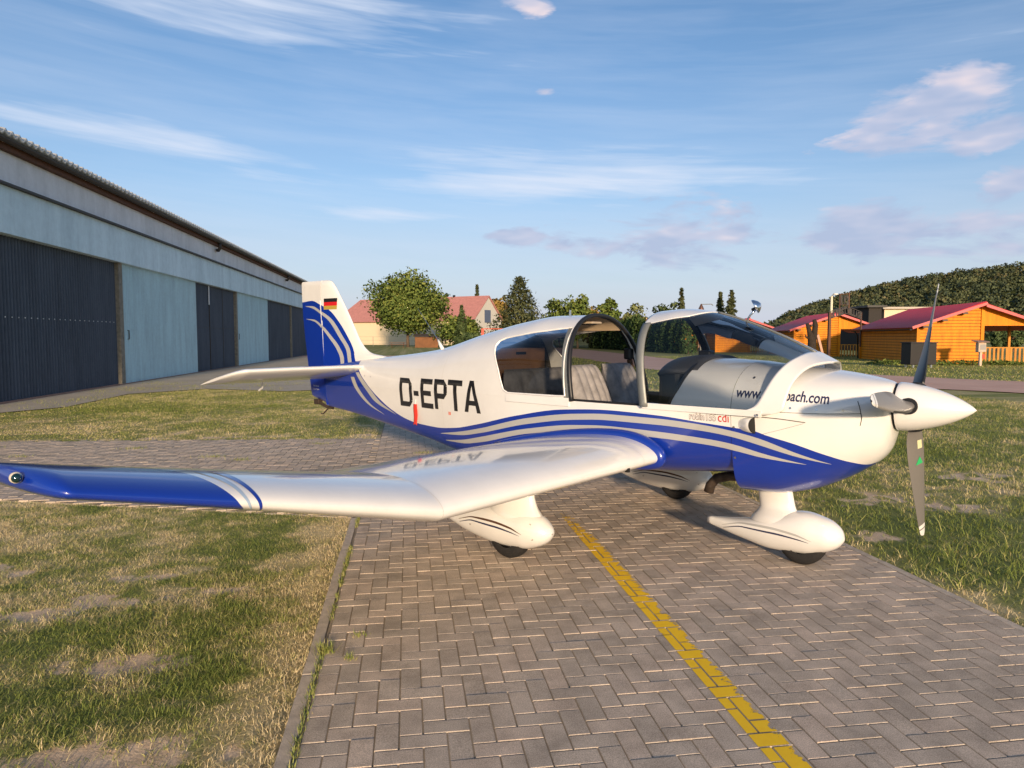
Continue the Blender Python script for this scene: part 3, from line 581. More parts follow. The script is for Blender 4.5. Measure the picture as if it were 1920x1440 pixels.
def build_cowl():
    mb = MB(); P = np.array([section(cowl, x, -1, 1, 72) for x in np.concatenate([np.linspace(1.403, 2.1, 60), np.linspace(2.11, 2.275, 34)])]); both(mb, P)
    E = section(cowl, 2.275, -1, 1, 72); k = len(mb.v); mb.v += [tuple(p) for p in E]+[tuple(p) for p in mir(E)[::-1]]; mb.f.append(tuple(range(k, len(mb.v))))
    o = mb.obj('cowling', PAINT, PLANE, smooth=True, weld=True); blue_attr(o, lambda c: FBLUE(c[:, 0])-c[:, 2]); bvh_add(mb)
    # rear face of the lower cowl
    k = MB(); E = section(cowl, 1.405, -1, -.1, 40)*np.array([1, .985, 1])+np.array([0, 0, .004]); k.v += [tuple(p) for p in E]+[tuple(p) for p in mir(E)[::-1]]; k.f.append(tuple(range(len(k.v)))); k.obj('cowl_outlet', BLACK, o)
    MB().tube([(1.42, -.15, .60), (1.22, -.15, .585), (1.12, -.15, .555), (1.075, -.15, .50), (1.06, -.15, .445)], [.036, .036, .036, .037, .038], 12).obj('exhaust_pipe', BROWNMETAL, PLANE, smooth=True)
    # side scoop facing forward
    sc = MB(); nu, nv = 22, 22; zc, zr = 1.022, .056; A = []
    for i in range(nu):
        u = i/(nu-1); x = 1.44+.125*u; bul = .046*math.sin(u*math.pi/2)**1.3; row = []
        for j in range(nv):
            a = math.pi*(j/(nv-1)-.5); rr = zr*math.sqrt(max(.02, 1-(1-u)**2)); z = zc+math.sin(a)*rr; q = cowl.P(np.array(x), np.array(0.0)); zz_ = np.linspace(-.6, .3, 120); pp_ = cowl.P(np.full(120, x), zz_); y0 = float(np.interp(z, pp_[:, 2], pp_[:, 1]))+.003
            row.append((x-.030*math.cos(a)*u*u, y0-bul*math.cos(a), z))
        A.append(row)
    sc.grid(A, True); s = sc.obj('side_scoop', PAINT, o, smooth=True); blue_attr(s, lambda c: FBLUE(c[:, 0])-c[:, 2]-.012)
    fr = np.array(A[-1]); ctr = (fr[0]+fr[-1])/2; mo = MB(); mo.v = [tuple(p*.97+ctr*.03+np.array([.001, 0, 0])) for p in fr]+[tuple(ctr+np.array([.002, .0, 0]))]; mo.f = [(j, j+1, nv) for j in range(nv-1)]; mo.obj('scoop_mouth', BLACK, s)
    return o
COWLING = build_cowl()
BVH = BVHTree.FromPolygons([Vector(v) for v in BVH_SRC[0]], BVH_SRC[1])
def on_side(x, z, off, side=-1, tree=None):
    h = (tree or BVH).ray_cast(Vector((x, side*3.0, z)), Vector((0, -side, 0)))
    if h[0] is None: return None
    return Vector((h[0].x, h[0].y+side*off, h[0].z))
def decal_strip(name, top, bot, m, parent, off=.002, n=70, side=-1, tree=None, rows=4):
    def res(l):
        l = np.array(l, float); s = np.concatenate([[0], np.cumsum(np.hypot(*np.diff(l, axis=0).T))]); s /= s[-1]; fx, fz = cubic(s, l[:, 0]), cubic(s, l[:, 1]); q = np.linspace(0, 1, n); return np.stack([fx(q), fz(q)], -1)
    A, B = res(top), res(bot); mb = MB(); rowsv = []
    for i in range(n):
        r = [on_side(*(A[i]*(1-k/rows)+B[i]*k/rows), off, side, tree) for k in range(rows+1)]
        if any(p is None for p in r): continue
        rowsv.append([tuple(p) for p in r])
    if len(rowsv) > 1: return mb.grid(np.array(rowsv), side > 0).obj(name, m, parent, smooth=True)
def decal_mesh(name, verts2, faces, m, parent, off=.0025, side=-1, maxlen=.03, tree=None):
    bm = bmesh.new(); vs = [bm.verts.new((x, 0, z)) for x, z in verts2]
    for f in faces: bm.faces.new([vs[i] for i in f])
    bmesh.ops.triangulate(bm, faces=bm.faces)
    for it in range(4):
        e = [e for e in bm.edges if e.calc_length() > maxlen]
        if not e: break
        bmesh.ops.subdivide_edges(bm, edges=e, cuts=1); bmesh.ops.triangulate(bm, faces=bm.faces)
    for v in bm.verts:
        p = on_side(v.co.x, v.co.z, off, side, tree)
        if p is not None: v.co = p
    bmesh.ops.recalc_face_normals(bm, faces=bm.faces)
    me = bpy.data.meshes.new(name); bm.to_mesh(me); bm.free(); me.materials.append(m); return link(bpy.data.objects.new(name, me), parent)
def text_geo(s, size=1.0, shear=0.0, bold=0.0):
    cu = bpy.data.curves.new('t', 'FONT'); cu.body = s; cu.size = size; cu.offset = bold; cu.shear = shear; cu.resolution_u = 3; o = bpy.data.objects.new('t', cu); COL.objects.link(o); bpy.context.view_layer.update()
    me = bpy.data.meshes.new_from_object(o.evaluated_get(bpy.context.evaluated_depsgraph_get())); v = [tuple(p.co) for p in me.vertices]; f = [tuple(p.vertices) for p in me.polygons]
    bpy.data.objects.remove(o, do_unlink=True); bpy.data.meshes.remove(me); return v, f
def text_decal(name, s, x0, x1, z0, m, parent, slope=0.0, hs=1.0, bold=0.0, off=.0025, size=None):
    v, f = text_geo(s, bold=bold); a = min(p[0] for p in v); b = max(p[0] for p in v); k = (x1-x0)/(b-a); kz = size or k*hs
    return decal_mesh(name, [(x0+(p[0]-a)*k, z0+p[1]*kz+slope*(p[0]-a)*k) for p in v], f, m, parent, off)
def build_marks():
    s1t = [(-1.64, .668), (-1.3, .72), (-.996, .781), (-.388, .925), (.128, 1.000), (.449, 1.019), (.861, 1.017), (1.205, .998), (1.4, .974), (1.588, .936), (1.796, .858), (1.98, .786)]
    s1b = [(-1.64, .664), (-1.3, .685), (-1.007, .736), (-.388, .875), (.116, .951), (.449, .972), (.85, .971), (1.205, .955), (1.4, .933), (1.582, .893), (1.793, .832), (1.98, .784)]
    s2t = [(-1.58, .606), (-1.3, .640), (-1.019, .698), (-.388, .836), (.116, .909), (.449, .927), (.85, .921), (1.205, .904), (1.4, .884), (1.596, .838), (1.85, .779)]
    s2b = [(-1.58, .600), (-1.3, .606), (-1.03, .647), (-.4, .790), (.116, .860), (.449, .879), (.85, .875), (1.205, .862), (1.4, .842), (1.593, .808), (1.85, .777)]
    tar = [(-3.208, 1.205), (-2.956, 1.051), (-2.738, .902), (-2.44, .788)]; tal = [(-3.277, 1.2), (-3.059, 1.048), (-2.841, .893), (-2.44, .784)]
    tbr = [(-3.288, 1.148), (-3.128, .981), (-2.944, .858), (-2.692, .766)]; tbl = [(-3.369, 1.146), (-3.208, .975), (-3.002, .852), (-2.692, .762)]
    for sd in (-1, 1):
        for a, b in ((s1t, s1b), (s2t, s2b), (tar, tal), (tbr, tbl)): decal_strip('silver_stripe', a, b, SILVER, FUS, side=sd)
    # registration letters D-EPTA, drawn as strokes
    H, S = .292, .052
    def R(x0, x1, z0, z1): return [(x0, z0), (x1, z0), (x1, z1), (x0, z1)]
    G = {'D': (.225, [R(0, S, 0, H), R(S, .165, 0, S), R(S, .165, H-S, H), [(.165, 0), (.225, .06), (.225-S, .075), (.165, S)], [(.165, H), (.165, H-S), (.225-S, H-.075), (.225, H-.06)], R(.225-S, .225, .0675, H-.0675)]),
         '-': (.085, [R(0, .085, .115, .165)]), 'E': (.20, [R(0, S, 0, H), R(S, .20, 0, S), R(S, .20, H-S, H), R(S, .175, .125, .125+S*.95)]),
         'P': (.205, [R(0, S, 0, H), R(S, .150, H-S, H), R(S, .150, .105, .105+S), [(.150, H), (.150, H-S), (.205-S, H-.07), (.205, H-.055)], [(.150, .105), (.205, .105+.055), (.205-S, .105+.07), (.150, .105+S)], R(.205-S, .205, .165, H-.062)]),
         'T': (.215, [R(.082, .082+S, 0, H-S), R(0, .215, H-S, H)]),
         'A': (.225, [[(0, 0), (S, 0), (.1125+.012, H), (.1125-S*.55, H)], [(.225-S, 0), (.225, 0), (.1125+S*.55, H), (.1125-.012, H)], R(.05, .175, .065, .065+S*.85)])}
    x = -2.315
    for ch, gap in zip('D-EPTA', (.03, .035, .028, .012, .02, 0)):
        w, polys = G[ch]; sx = 1.06; vs = []; fs = []
        for p in polys: k = len(vs); vs += [(x+a*sx, .892+b+.022*(x+2.3)) for a, b in p]; fs.append(tuple(range(k, k+len(p))))
        decal_mesh('registration_letter', vs, fs, LETTER, FUS, .0028); x += w*sx+gap
    text_decal('web_address', 'www.s', 1.425, 1.625, 1.204, NAVYTXT, COWLING, -.02, 1.3, bold=.018); text_decal('web_address', 'bach.com', 1.742, 1.992, 1.196, NAVYTXT, COWLING, -.045, 1.4, bold=.018)
    for wd, xa, xb_ in (('robin', 1.105, 1.215), ('155', 1.228, 1.298)):
        text_decal('type_lettering_outline', wd, xa, xb_, 1.033, OUTLINE, FUS, 0, 1.35, bold=.035); text_decal('type_lettering', wd, xa+.002, xb_-.002, 1.0345, WHITE, FUS, 0, 1.32, off=.0042)
    text_decal('type_lettering', 'cdi', 1.312, 1.388, 1.030, RED, FUS, 0, 1.25)
    decal_mesh('warning_mark', [(-1.462, .865), (-1.448, .865), (-1.448, .895), (-1.462, .895), (-1.442, .865), (-1.428, .865), (-1.428, .895), (-1.442, .895)], [(0, 1, 2, 3), (4, 5, 6, 7)], mat('orange_red_film', (.75, .12, .06), .5), FUS)
    # cowl seams, panel lines, painted shade at the scoop recess, and fasteners
    def seam(pts, w=.0035, m=None, par=None): decal_strip('panel_seam_and_shade', [(a, b+w/2) for a, b in pts], [(a, b-w/2) for a, b in pts], m or mat_seam, par or COWLING, .0012, 40, rows=1)
    mat_seam = mat('seam_shadow_gap', (.10, .09, .08), .8)
    seam([(1.60, 1.118), (1.75, 1.12), (1.95, 1.122), (2.16, 1.128)])
    decal_strip('panel_seam_and_shade', [(1.402, z) for z in (.70, .8, .95, 1.06, 1.2, 1.3, 1.36)], [(1.4055, z) for z in (.70, .8, .95, 1.06, 1.2, 1.3, 1.36)], mat_seam, COWLING, .0014, 40, rows=1)
    decal_strip('panel_seam_and_shade', [(-1.56, z) for z in (.76, .9, 1.1, 1.3, 1.42)], [(-1.563, z) for z in (.76, .9, 1.1, 1.3, 1.42)], mat('faint_seam', (.60, .58, .54), .6), FUS, .0012, 30, rows=1)
    seam([(1.575, 1.083), (1.70, 1.078), (1.87, 1.062)], .006); seam([(1.60, .965), (1.72, 1.005), (1.86, 1.055)], .002)  # recess ahead of the scoop: shade painted along its upper edge, thin lower line
    seam([(-1.54, 1.20), (-1.0, 1.205)], .0018, bpy.data.materials.get('faint_seam') or mat('faint_seam', (.60, .58, .54), .6), FUS)
    fast = [(1.78, 1.15), (1.93, 1.147), (2.07, 1.146), (1.42, 1.0), (1.42, .79), (1.30, 1.13), (1.50, 1.33), (-3.06, 1.17), (-2.93, 1.165)]
    for x, z in fast:
        a = [(x+.008*math.cos(t), z+.008*math.sin(t)) for t in np.linspace(0, 2*math.pi, 9)[:-1]]; decal_mesh('fastener', a, [tuple(range(8))], mat_seam if False else STEEL, COWLING if x > 1.39 else FUS, .0022)
    for sd in (-1, 1):
        o = decal_strip('air_inlet', [(2.135, 1.205), (2.15, 1.16), (2.158, 1.10), (2.15, 1.05)], [(2.139, 1.205), (2.154, 1.16), (2.162, 1.10), (2.153, 1.05)], BLACK, COWLING, .002, 30, sd)
build_marks()
# ------------------------------------------------------------------ wings, tail
YB = cubic([-1, -.3, -.1, 0, .12, .24, .36, 1], [3.70, 3.70, 3.725, 3.755, 3.786, 3.82, 3.865, 4.15])
SEAMF = mat('wing_seam_grey', (.55, .53, .50), .6)
def build_wing(sd):
    ys = np.concatenate([np.linspace(.40, 2.62, 40), np.linspace(2.64, 2.76, 8), np.linspace(2.8, 4.28, 60), 4.30+.1395*np.sin(np.linspace(0, 1, 22)*math.pi/2)])
    ts = np.sign(np.linspace(-1, 1, 91))*np.abs(np.linspace(-1, 1, 91))**1.0
    Y, T = np.meshgrid(ys, ts, indexing='ij'); P = wing(Y, T)
    mb = MB(); Q = P if sd < 0 else mir(P); mb.grid(Q, sd > 0); k = len(mb.v); n = len(ts)
    tip = Q[-1]; mb.v += [tuple(p) for p in tip]; mb.f.append(tuple(range(k, k+n)) if sd > 0 else tuple(range(k+n-1, k-1, -1)))
    o = mb.obj('wing', PAINT, PLANE, smooth=True); bl = np.concatenate([(Y-YB(T)).ravel(), np.ones(n)]); attr(o, 'blue', bl)
    md = o.modifiers.new('es', 'EDGE_SPLIT'); md.split_angle = math.radians(50)
    o['label'] = 'starboard wing with blue swept tip' if sd < 0 else 'port wing with blue swept tip'
    def film(name, m, y0, y1, t0, t1):
        tt = np.linspace(t0, t1, 36); G = np.array([[wing(float(y0(t)*(1-k)+y1(t)*k), t)*np.array([1, 1, 1]) for k in (0, .33, .67, 1)] for t in tt])
        nrm = np.cross(G[1:, 1]-G[:-1, 1], G[1:, 2]-G[1:, 1]); nrm = np.vstack([nrm[:1], nrm]); nrm /= np.linalg.norm(nrm, axis=1)[:, None]; sg = 1 if nrm[len(nrm)//2][0]+nrm[len(nrm)//2][2] > 0 else -1
        G = G+sg*nrm[:, None, :]*.0022; G = G if sd < 0 else mir(G); MB().grid(G).obj(name, m, o, smooth=True)
    film('wing_stripe', PALE, cubic([-.13, .03, .18, .4], [3.686, 3.714, 3.73, 3.772]), cubic([-.13, .03, .18, .4], [3.688, 3.728, 3.752, 3.82]), -.13, .4)
    film('wing_stripe', NAVY, cubic([-.16, .03, .18, .42], [3.648, 3.664, 3.675, 3.695]), cubic([-.16, .03, .18, .42], [3.650, 3.680, 3.700, 3.745]), -.16, .42)
    for yy in (.80, 2.705): film('wing_seam', SEAMF, cubic([-1, 1], [yy, yy]), cubic([-1, 1], [yy+.003, yy+.003]), -.5, .9)
    # navigation light in its fairing
    lp = np.array([.74, -sd*0, 0]); q = wing(4.405, .02); c = Vector((q[0]+.012, sd*4.418, q[2]+.022))
    l = MB().lathe([(-.035, .006), (-.02, .015), (-.006, .019), (.003, .019), (.006, .016)], 'x', c, 18).obj('lamp_ring', mat('lamp_ring_beige', (.55, .50, .42), .5), o, smooth=True)
    MB().lathe([(.006+.017*math.cos(a), .016*math.sin(a)) for a in np.linspace(0, math.pi/2, 8)], 'x', c, 18).obj('navigation_light', GREENGLASS, o, smooth=True)
    q = wing(1.0, -.06); MB().box(-.012, .014, -.012, .012, -.014, .014, Matrix.Translation(Vector((q[0]+.002, sd*1.0, q[2])))).obj('stall_vane', BLACK, o)
    # blue root fillet
    ff = MB(); tt = np.linspace(-.45, .95, 40); pth = [Vector((*(wing(.585, t)*np.array([1, -sd*-1*0+1, 1])),)) for t in tt]; pth = [Vector((p.x, sd*.575, p.z)) for p in pth]
    ff.tube(pth, [.012+.036*math.sin(math.pi*(i/39))**.6 for i in range(40)], 10); ff.obj('root_fillet', NAVY, o, smooth=True)
    MB().box(-.02, .02, -.006, .006, -.05, 0, Matrix.Translation(Vector((.10, sd*3.3, .79)))).obj('tie_down_ring', BROWNTRIM, o)
    return o
WING_S = build_wing(-1); WING_P = build_wing(1)
FFIN = cubic([-4.7, -4.557, -4.341, -4.134, -3.934, -3.747, -3.586, -3.456, -3.408, -3.35], [2.035, 2.044, 2.055, 2.002, 1.925, 1.781, 1.609, 1.429, 1.28, 1.0])
HINGE = cubic([.776, 1.251, 2.3], [-3.967, -4.032, -4.116]); FLE = cubic([1.20, 1.36, 1.388, 1.41, 1.444, 1.554, 1.70, 1.867, 2.125, 2.24, 2.285, 2.295], [-2.75, -2.80, -2.93, -3.13, -3.235, -3.371, -3.475, -3.59, -3.786, -3.885, -3.95, -4.02])
RTE = cubic([.776, .80, .877, 1.058, 2.24, 2.285, 2.298], [-3.99, -4.10, -4.392, -4.434, -4.585, -4.583, -4.56])
def build_tail():
    zs = np.concatenate([np.linspace(1.18, 1.45, 30), np.linspace(1.47, 2.24, 40), np.linspace(2.25, 2.296, 8)]); us = np.linspace(0, 1, 40); mb = MB(); A = []
    for z in zs:
        le, hg = float(FLE(z)), float(HINGE(z)); tk = .062-.028*(z-1.2)/1.1; tk *= min(1, math.sqrt(max(0, (2.2965-z)/.05)))*.85+.15
        w = max(.25, min(1, (z-1.2)/.25)); A.append([(le+(hg-le)*u**1.6, -(tk*(1.6*math.sqrt(u**1.6)-.62*u**1.6)+.0005), z) for u in us])
    both(mb, np.array(A), True); o = mb.obj('fin', PAINT, PLANE, smooth=True); blue_attr(o, lambda c: FFIN(c[:, 0])-c[:, 2])
    mb = MB(); A = []
    for z in np.concatenate([np.linspace(.777, .9, 10), np.linspace(.92, 2.24, 60), np.linspace(2.25, 2.297, 8)]):
        h, te = float(HINGE(z))-.012, float(RTE(z)); tk = (.060-.028*(z-1.2)/1.1); tk *= min(1, math.sqrt(max(0, (2.2975-z)/.05)))*.85+.15
        A.append([(h+(te-h)*u, -(tk*(1-u)**.9+.004), z) for u in np.linspace(0, 1, 24)])
    r = both(mb, np.array(A), True); e = np.array(A)
    for row in (e[0], e[-1]): k = len(mb.v); mb.v += [tuple(p) for p in row]+[tuple(p) for p in mir(row)[::-1]]; mb.f.append(tuple(range(k, len(mb.v))))
    k = len(mb.v); nn = len(e); mb.v += [tuple(e[i, -1]) for i in range(nn)]+[tuple(mir(e)[i, -1]) for i in range(nn)]; mb.f += [(k+i, k+i+1, k+nn+i+1, k+nn+i) for i in range(nn-1)]
    k = len(mb.v); mb.v += [tuple(e[i, 0]) for i in range(nn)]+[tuple(mir(e)[i, 0]) for i in range(nn)]; mb.f += [(k+i+1, k+i, k+nn+i, k+nn+i+1) for i in range(nn-1)]
    ru = mb.obj('rudder', PAINT, PLANE, smooth=True); blue_attr(ru, lambda c: FFIN(c[:, 0])-c[:, 2]); md = ru.modifiers.new('es', 'EDGE_SPLIT'); md.split_angle = math.radians(50)
    g = MB(); g.bar((-4.031, 0, .80), (-4.033, 0, 1.16), .008, .095, (0, 1, 0)); g.bar((-4.04, 0, 1.28), (-4.122, 0, 2.05), .009, .10, (0, 1, 0)); g.obj('hinge_strip', mat('white_hinge_gap', (.7, .72, .78), .5), ru)
    tail_tree = BVHTree.FromPolygons([v.co.copy() for v in o.data.vertices]+[v.co.copy() for v in ru.data.vertices], [tuple(p.vertices) for p in o.data.polygons]+[tuple(i+len(o.data.vertices) for i in p.vertices) for p in ru.data.polygons])
    fat = [(-4.50, 1.993), (-4.32, 1.988), (-4.114, 1.923), (-3.893, 1.822), (-3.681, 1.622), (-3.518, 1.428), (-3.48, 1.27)]; fab = [(-4.50, 1.991), (-4.321, 1.961), (-4.115, 1.884), (-3.965, 1.81), (-3.752, 1.61), (-3.591, 1.427), (-3.548, 1.27)]
    fbt = [(-4.48, 1.832), (-4.29, 1.822), (-4.096, 1.754), (-3.899, 1.623), (-3.728, 1.482), (-3.636, 1.344), (-3.632, 1.27)]; fbb = [(-4.48, 1.830), (-4.268, 1.795), (-4.12, 1.728), (-3.944, 1.597), (-3.783, 1.453), (-3.71, 1.342), (-3.70, 1.27)]
    for sd in (-1, 1):
        for a, b in ((fat, fab), (fbt, fbb)): decal_strip('silver_stripe', a, b, SILVER, o, .002, 60, sd, tail_tree)
    fb, ft, x0, x1 = 1.937, 2.071, -4.05, -3.795
    for i, m in enumerate((GOLD, RED, BLACK)):
        za, zb = fb+(ft-fb)*i/3, fb+(ft-fb)*(i+1)/3; decal_mesh('flag_band', [(x0, za), (x1, za), (x1, zb), (x0, zb)], [(0, 1, 2, 3)], m, o, .003, -1, .03, tail_tree)
    for z, h in ((.985, .018), (.948, .016)):
        v, f = text_geo('ROBIN AIRCRAFT' if z > .96 else 'Darois France'); a = min(p[0] for p in v); b = max(p[0] for p in v); k = .165/(b-a)
        decal_mesh('maker_lettering', [(-4.335+(p[0]-a)*k, z+p[1]*.026) for p in v], f, WHITE, ru, .003, -1, .05, tail_tree)
    # tail fitting under the rudder
    tf = MB().tube([(-3.93, -.01, .735), (-4.05, -.02, .745), (-4.16, -.02, .775), (-4.22, -.02, .795)], [.016, .02, .022, .018], 8); tf.box(-4.30, -4.2, -.045, .02, .765, .83); tf.bar((-4.02, -.02, .73), (-4.12, -.03, .655), .016); tf.bar((-4.12, -.03, .655), (-4.17, -.03, .652), .014); tf.obj('tail_skid', BROWNMETAL, PLANE, bevel=.005)
    # all moving tailplane, drooped trailing edge
    M = Matrix.Translation(Vector((-3.16, 0, 1.272))) @ Matrix.Rotation(math.radians(-11.8), 4, 'Y')
    mb = MB(); A = []
    for y in np.concatenate([np.linspace(-1.62, -1.45, 12), np.linspace(-1.4, 1.4, 30), np.linspace(1.45, 1.62, 12)]):
        r = max(0, (abs(y)-1.50)/.12); le = -.30*(1-math.sqrt(max(0, 1-r*r)))-.05*max(0, abs(y)-1.0); ch = .86+le; row = []
        for t in np.linspace(-1, 1, 41):
            u = abs(t)**1.8; th = .105*5*(.2969*math.sqrt(u)-.126*u-.3516*u**2+.2843*u**3-.1036*u**4)*max(.35, 1-max(0, r)*.5); row.append(tuple(M @ Vector((le-u*ch, y, math.copysign(th*ch, t)))))
        A.append(row)
    mb.grid(np.array(A)); 
    for row, rv in ((A[0], False), (A[-1], True)): k = len(mb.v); mb.v += row; mb.f.append(tuple(range(k, k+41))[::-1 if rv else 1])
    st = mb.obj('tailplane', WHITE, PLANE, smooth=True); md = st.modifiers.new('es', 'EDGE_SPLIT'); md.split_angle = math.radians(50)
    for y in (-.95, .95): h = MB(); h.bar(M @ Vector((-.78, y, -.02)), M @ Vector((-.80, y, -.075)), .012, .02); h.bar(M @ Vector((-.80, y, -.075)), M @ Vector((-.88, y, -.095)), .010, .018); h.obj('tab_horn', WHITE, st)
    return o
FIN = build_tail()
# ------------------------------------------------------------------ sliding canopy
def build_canopy():
    xr = lambda v: .728-.112*np.sin(np.clip(v/.75, 0, 1)*np.pi/2)
    xroof = cubic([.0, .585, .60, .65, .76, .90, 1.0], [.60, .60, .625, .79, .96, 1.02, 1.036]); xb = cubic([0, .016, .054, .156, .337, .543, .737, 1], [1.42, 1.50, 1.572, 1.617, 1.662, 1.705, 1.739, 1.758]); xf = cubic([0, .018, .056, .178, .319, .459, .65, .85, 1], [1.66, 1.718, 1.758, 1.771, 1.784, 1.803, 1.833, 1.868, 1.882])
    root = empty('canopy', (0, 0, 0), 0, PLANE)
    def patch(name, f0, f1, v0, v1, nu, nv, m, par, solid=0.0, sc=1.0):
        mb = MB(); G = np.array([[can.P(float(f0(v))+(float(f1(v))-float(f0(v)))*u, v)*np.array([1, sc, 1])+np.array([0, 0, (sc-1)*.6*v]) for v in v0+(v1-v0)*np.linspace(0, 1, nv)] for u in np.linspace(0, 1, nu)]); both(mb, G); return mb.obj(name, m, par, smooth=True, solid=solid, weld=True)
    top = patch('canopy_roof', xr, xroof, .601, 1, 20, 30, WHITE, root, .012, 1.006)
    gl = patch('canopy_glass', lambda v: max(float(xr(v))+.0, float(xroof(v)) if v > .6 else float(xr(v))), xb, .004, 1, 60, 70, GLASS, root)
    Af = np.array([[can.P(float(xr(v))+w, v)*np.array([1, 1.008, 1]) for v in np.linspace(0, .612, 40)] for w in (0, .03, .062)])
    MB().grid(Af).obj('canopy_frame', FRAME, root, smooth=True, solid=.014); MB().grid(mir(Af), True).obj('canopy_frame', FRAME, root, smooth=True, solid=.014)
    patch('canopy_nose_band', xb, xf, .0, 1, 10, 60, WHITE, root, .016, 1.010)
    inner = patch('hoop_lining', lambda v: xr(v)+.004, lambda v: xr(v)+.05, .0, 1, 3, 50, BLACK, root, 0, .972)
    patch('roof_lining', lambda v: xr(v)+.01, xroof, .61, 1, 10, 24, mat('grey_roof_lining', (.36, .37, .39), .8), root, 0, .975)
    mid = MB(); arc = [can.P(1.02+.05*v, v)*np.array([1, .985, 1]) for v in np.linspace(.0, .86, 40)]
    for sd in (1, -1):
        r = MB(); A = np.array([[(x, sd*y, z) for y, z in ((-.588, 1.084), (-.592, 1.126))] for x in np.linspace(.722, 1.62, 16)]); r.grid(A, sd > 0); o = r.obj('canopy_rail', WHITE, root, solid=.014)
        for x in (.745, 1.60): 
            p = MB().lathe([(-.004, .009), (.002, .007), (.003, 0)], 'y', (x, sd*-.602, 1.098), 10); p.obj('rail_screw', STEEL, root)
    # windscreen centre post trim along the ridge, and mirror on its stalk
    MB().tube([can.P(x, 1.)+np.array([0, .0, .003]) for x in np.linspace(1.04, 1.76, 30)], .008, 6).obj('windscreen_trim', FRAME, root, smooth=True)
    mr = MB(); mr.tube([(1.265, 0, 1.722), (1.285, 0, 1.76), (1.325, 0, 1.80)], .008, 8); mr.obj('mirror_stalk', CHROME, root, smooth=True)
    Mx = Matrix.Translation(Vector((1.318, .0, 1.822))) @ Matrix.Rotation(math.radians(200), 4, 'Z') @ Matrix.Rotation(math.radians(-62), 4, 'Y')
    lm = MB().lathe([(0, .052), (.006, .055), (.02, .046), (.04, .025), (.05, 0)], 'z', (0, 0, 0), 20); lm.v = [tuple(Mx @ Vector(v)) for v in lm.v]; lm.obj('mirror', CHROME, root, smooth=True)
    MB().tube([(1.30, .0, 1.80), (1.335, 0, 1.815)], .012, 8).obj('mirror_clamp', BLACK, root)
    MB().lathe([(0, .012), (.05, .010), (.052, 0)], 'z', (-.35, 0, 1.79), 8).obj('roof_aerial', STEEL, FUS)
    return root
CANOPY = build_canopy()
# ------------------------------------------------------------------ undercarriage
MSPAT = [(-.63, .212, .20, .188, .006, .9, 2, 2), (-.50, .262, .20, .150, .042, .9, 2.1, 2.1), (-.30, .325, .21, .105, .080, .85, 2.2, 2.2), (0, .372, .22, .078, .115, .8, 2.3, 2.3), (.20, .372, .225, .092, .120, .8, 2.3, 2.3), (.32, .348, .23, .128, .104, .85, 2.2, 2.2), (.395, .30, .235, .172, .070, .9, 2.1, 2.1), (.425, .262, .236, .212, .034, .95, 2, 2), (.432, .240, .236, .232, .004, 1, 2, 2)]
NSPAT = [(.985, .222, .20, .172, .016, .95, 3, 3), (1.13, .236, .20, .135, .055, .9, 2.2, 2.2), (1.30, .262, .205, .098, .092, .85, 2.2, 2.2), (1.50, .325, .21, .066, .122, .8, 2.3, 2.3), (1.72, .376, .22, .074, .132, .8, 2.3, 2.3), (1.86, .350, .22, .112, .118, .85, 2.2, 2.2), (1.945, .305, .22, .158, .078, .9, 2.1, 2.1), (1.975, .262, .222, .195, .040, .95, 2, 2), (1.985, .226, .222, .217, .004, 1, 2, 2)]
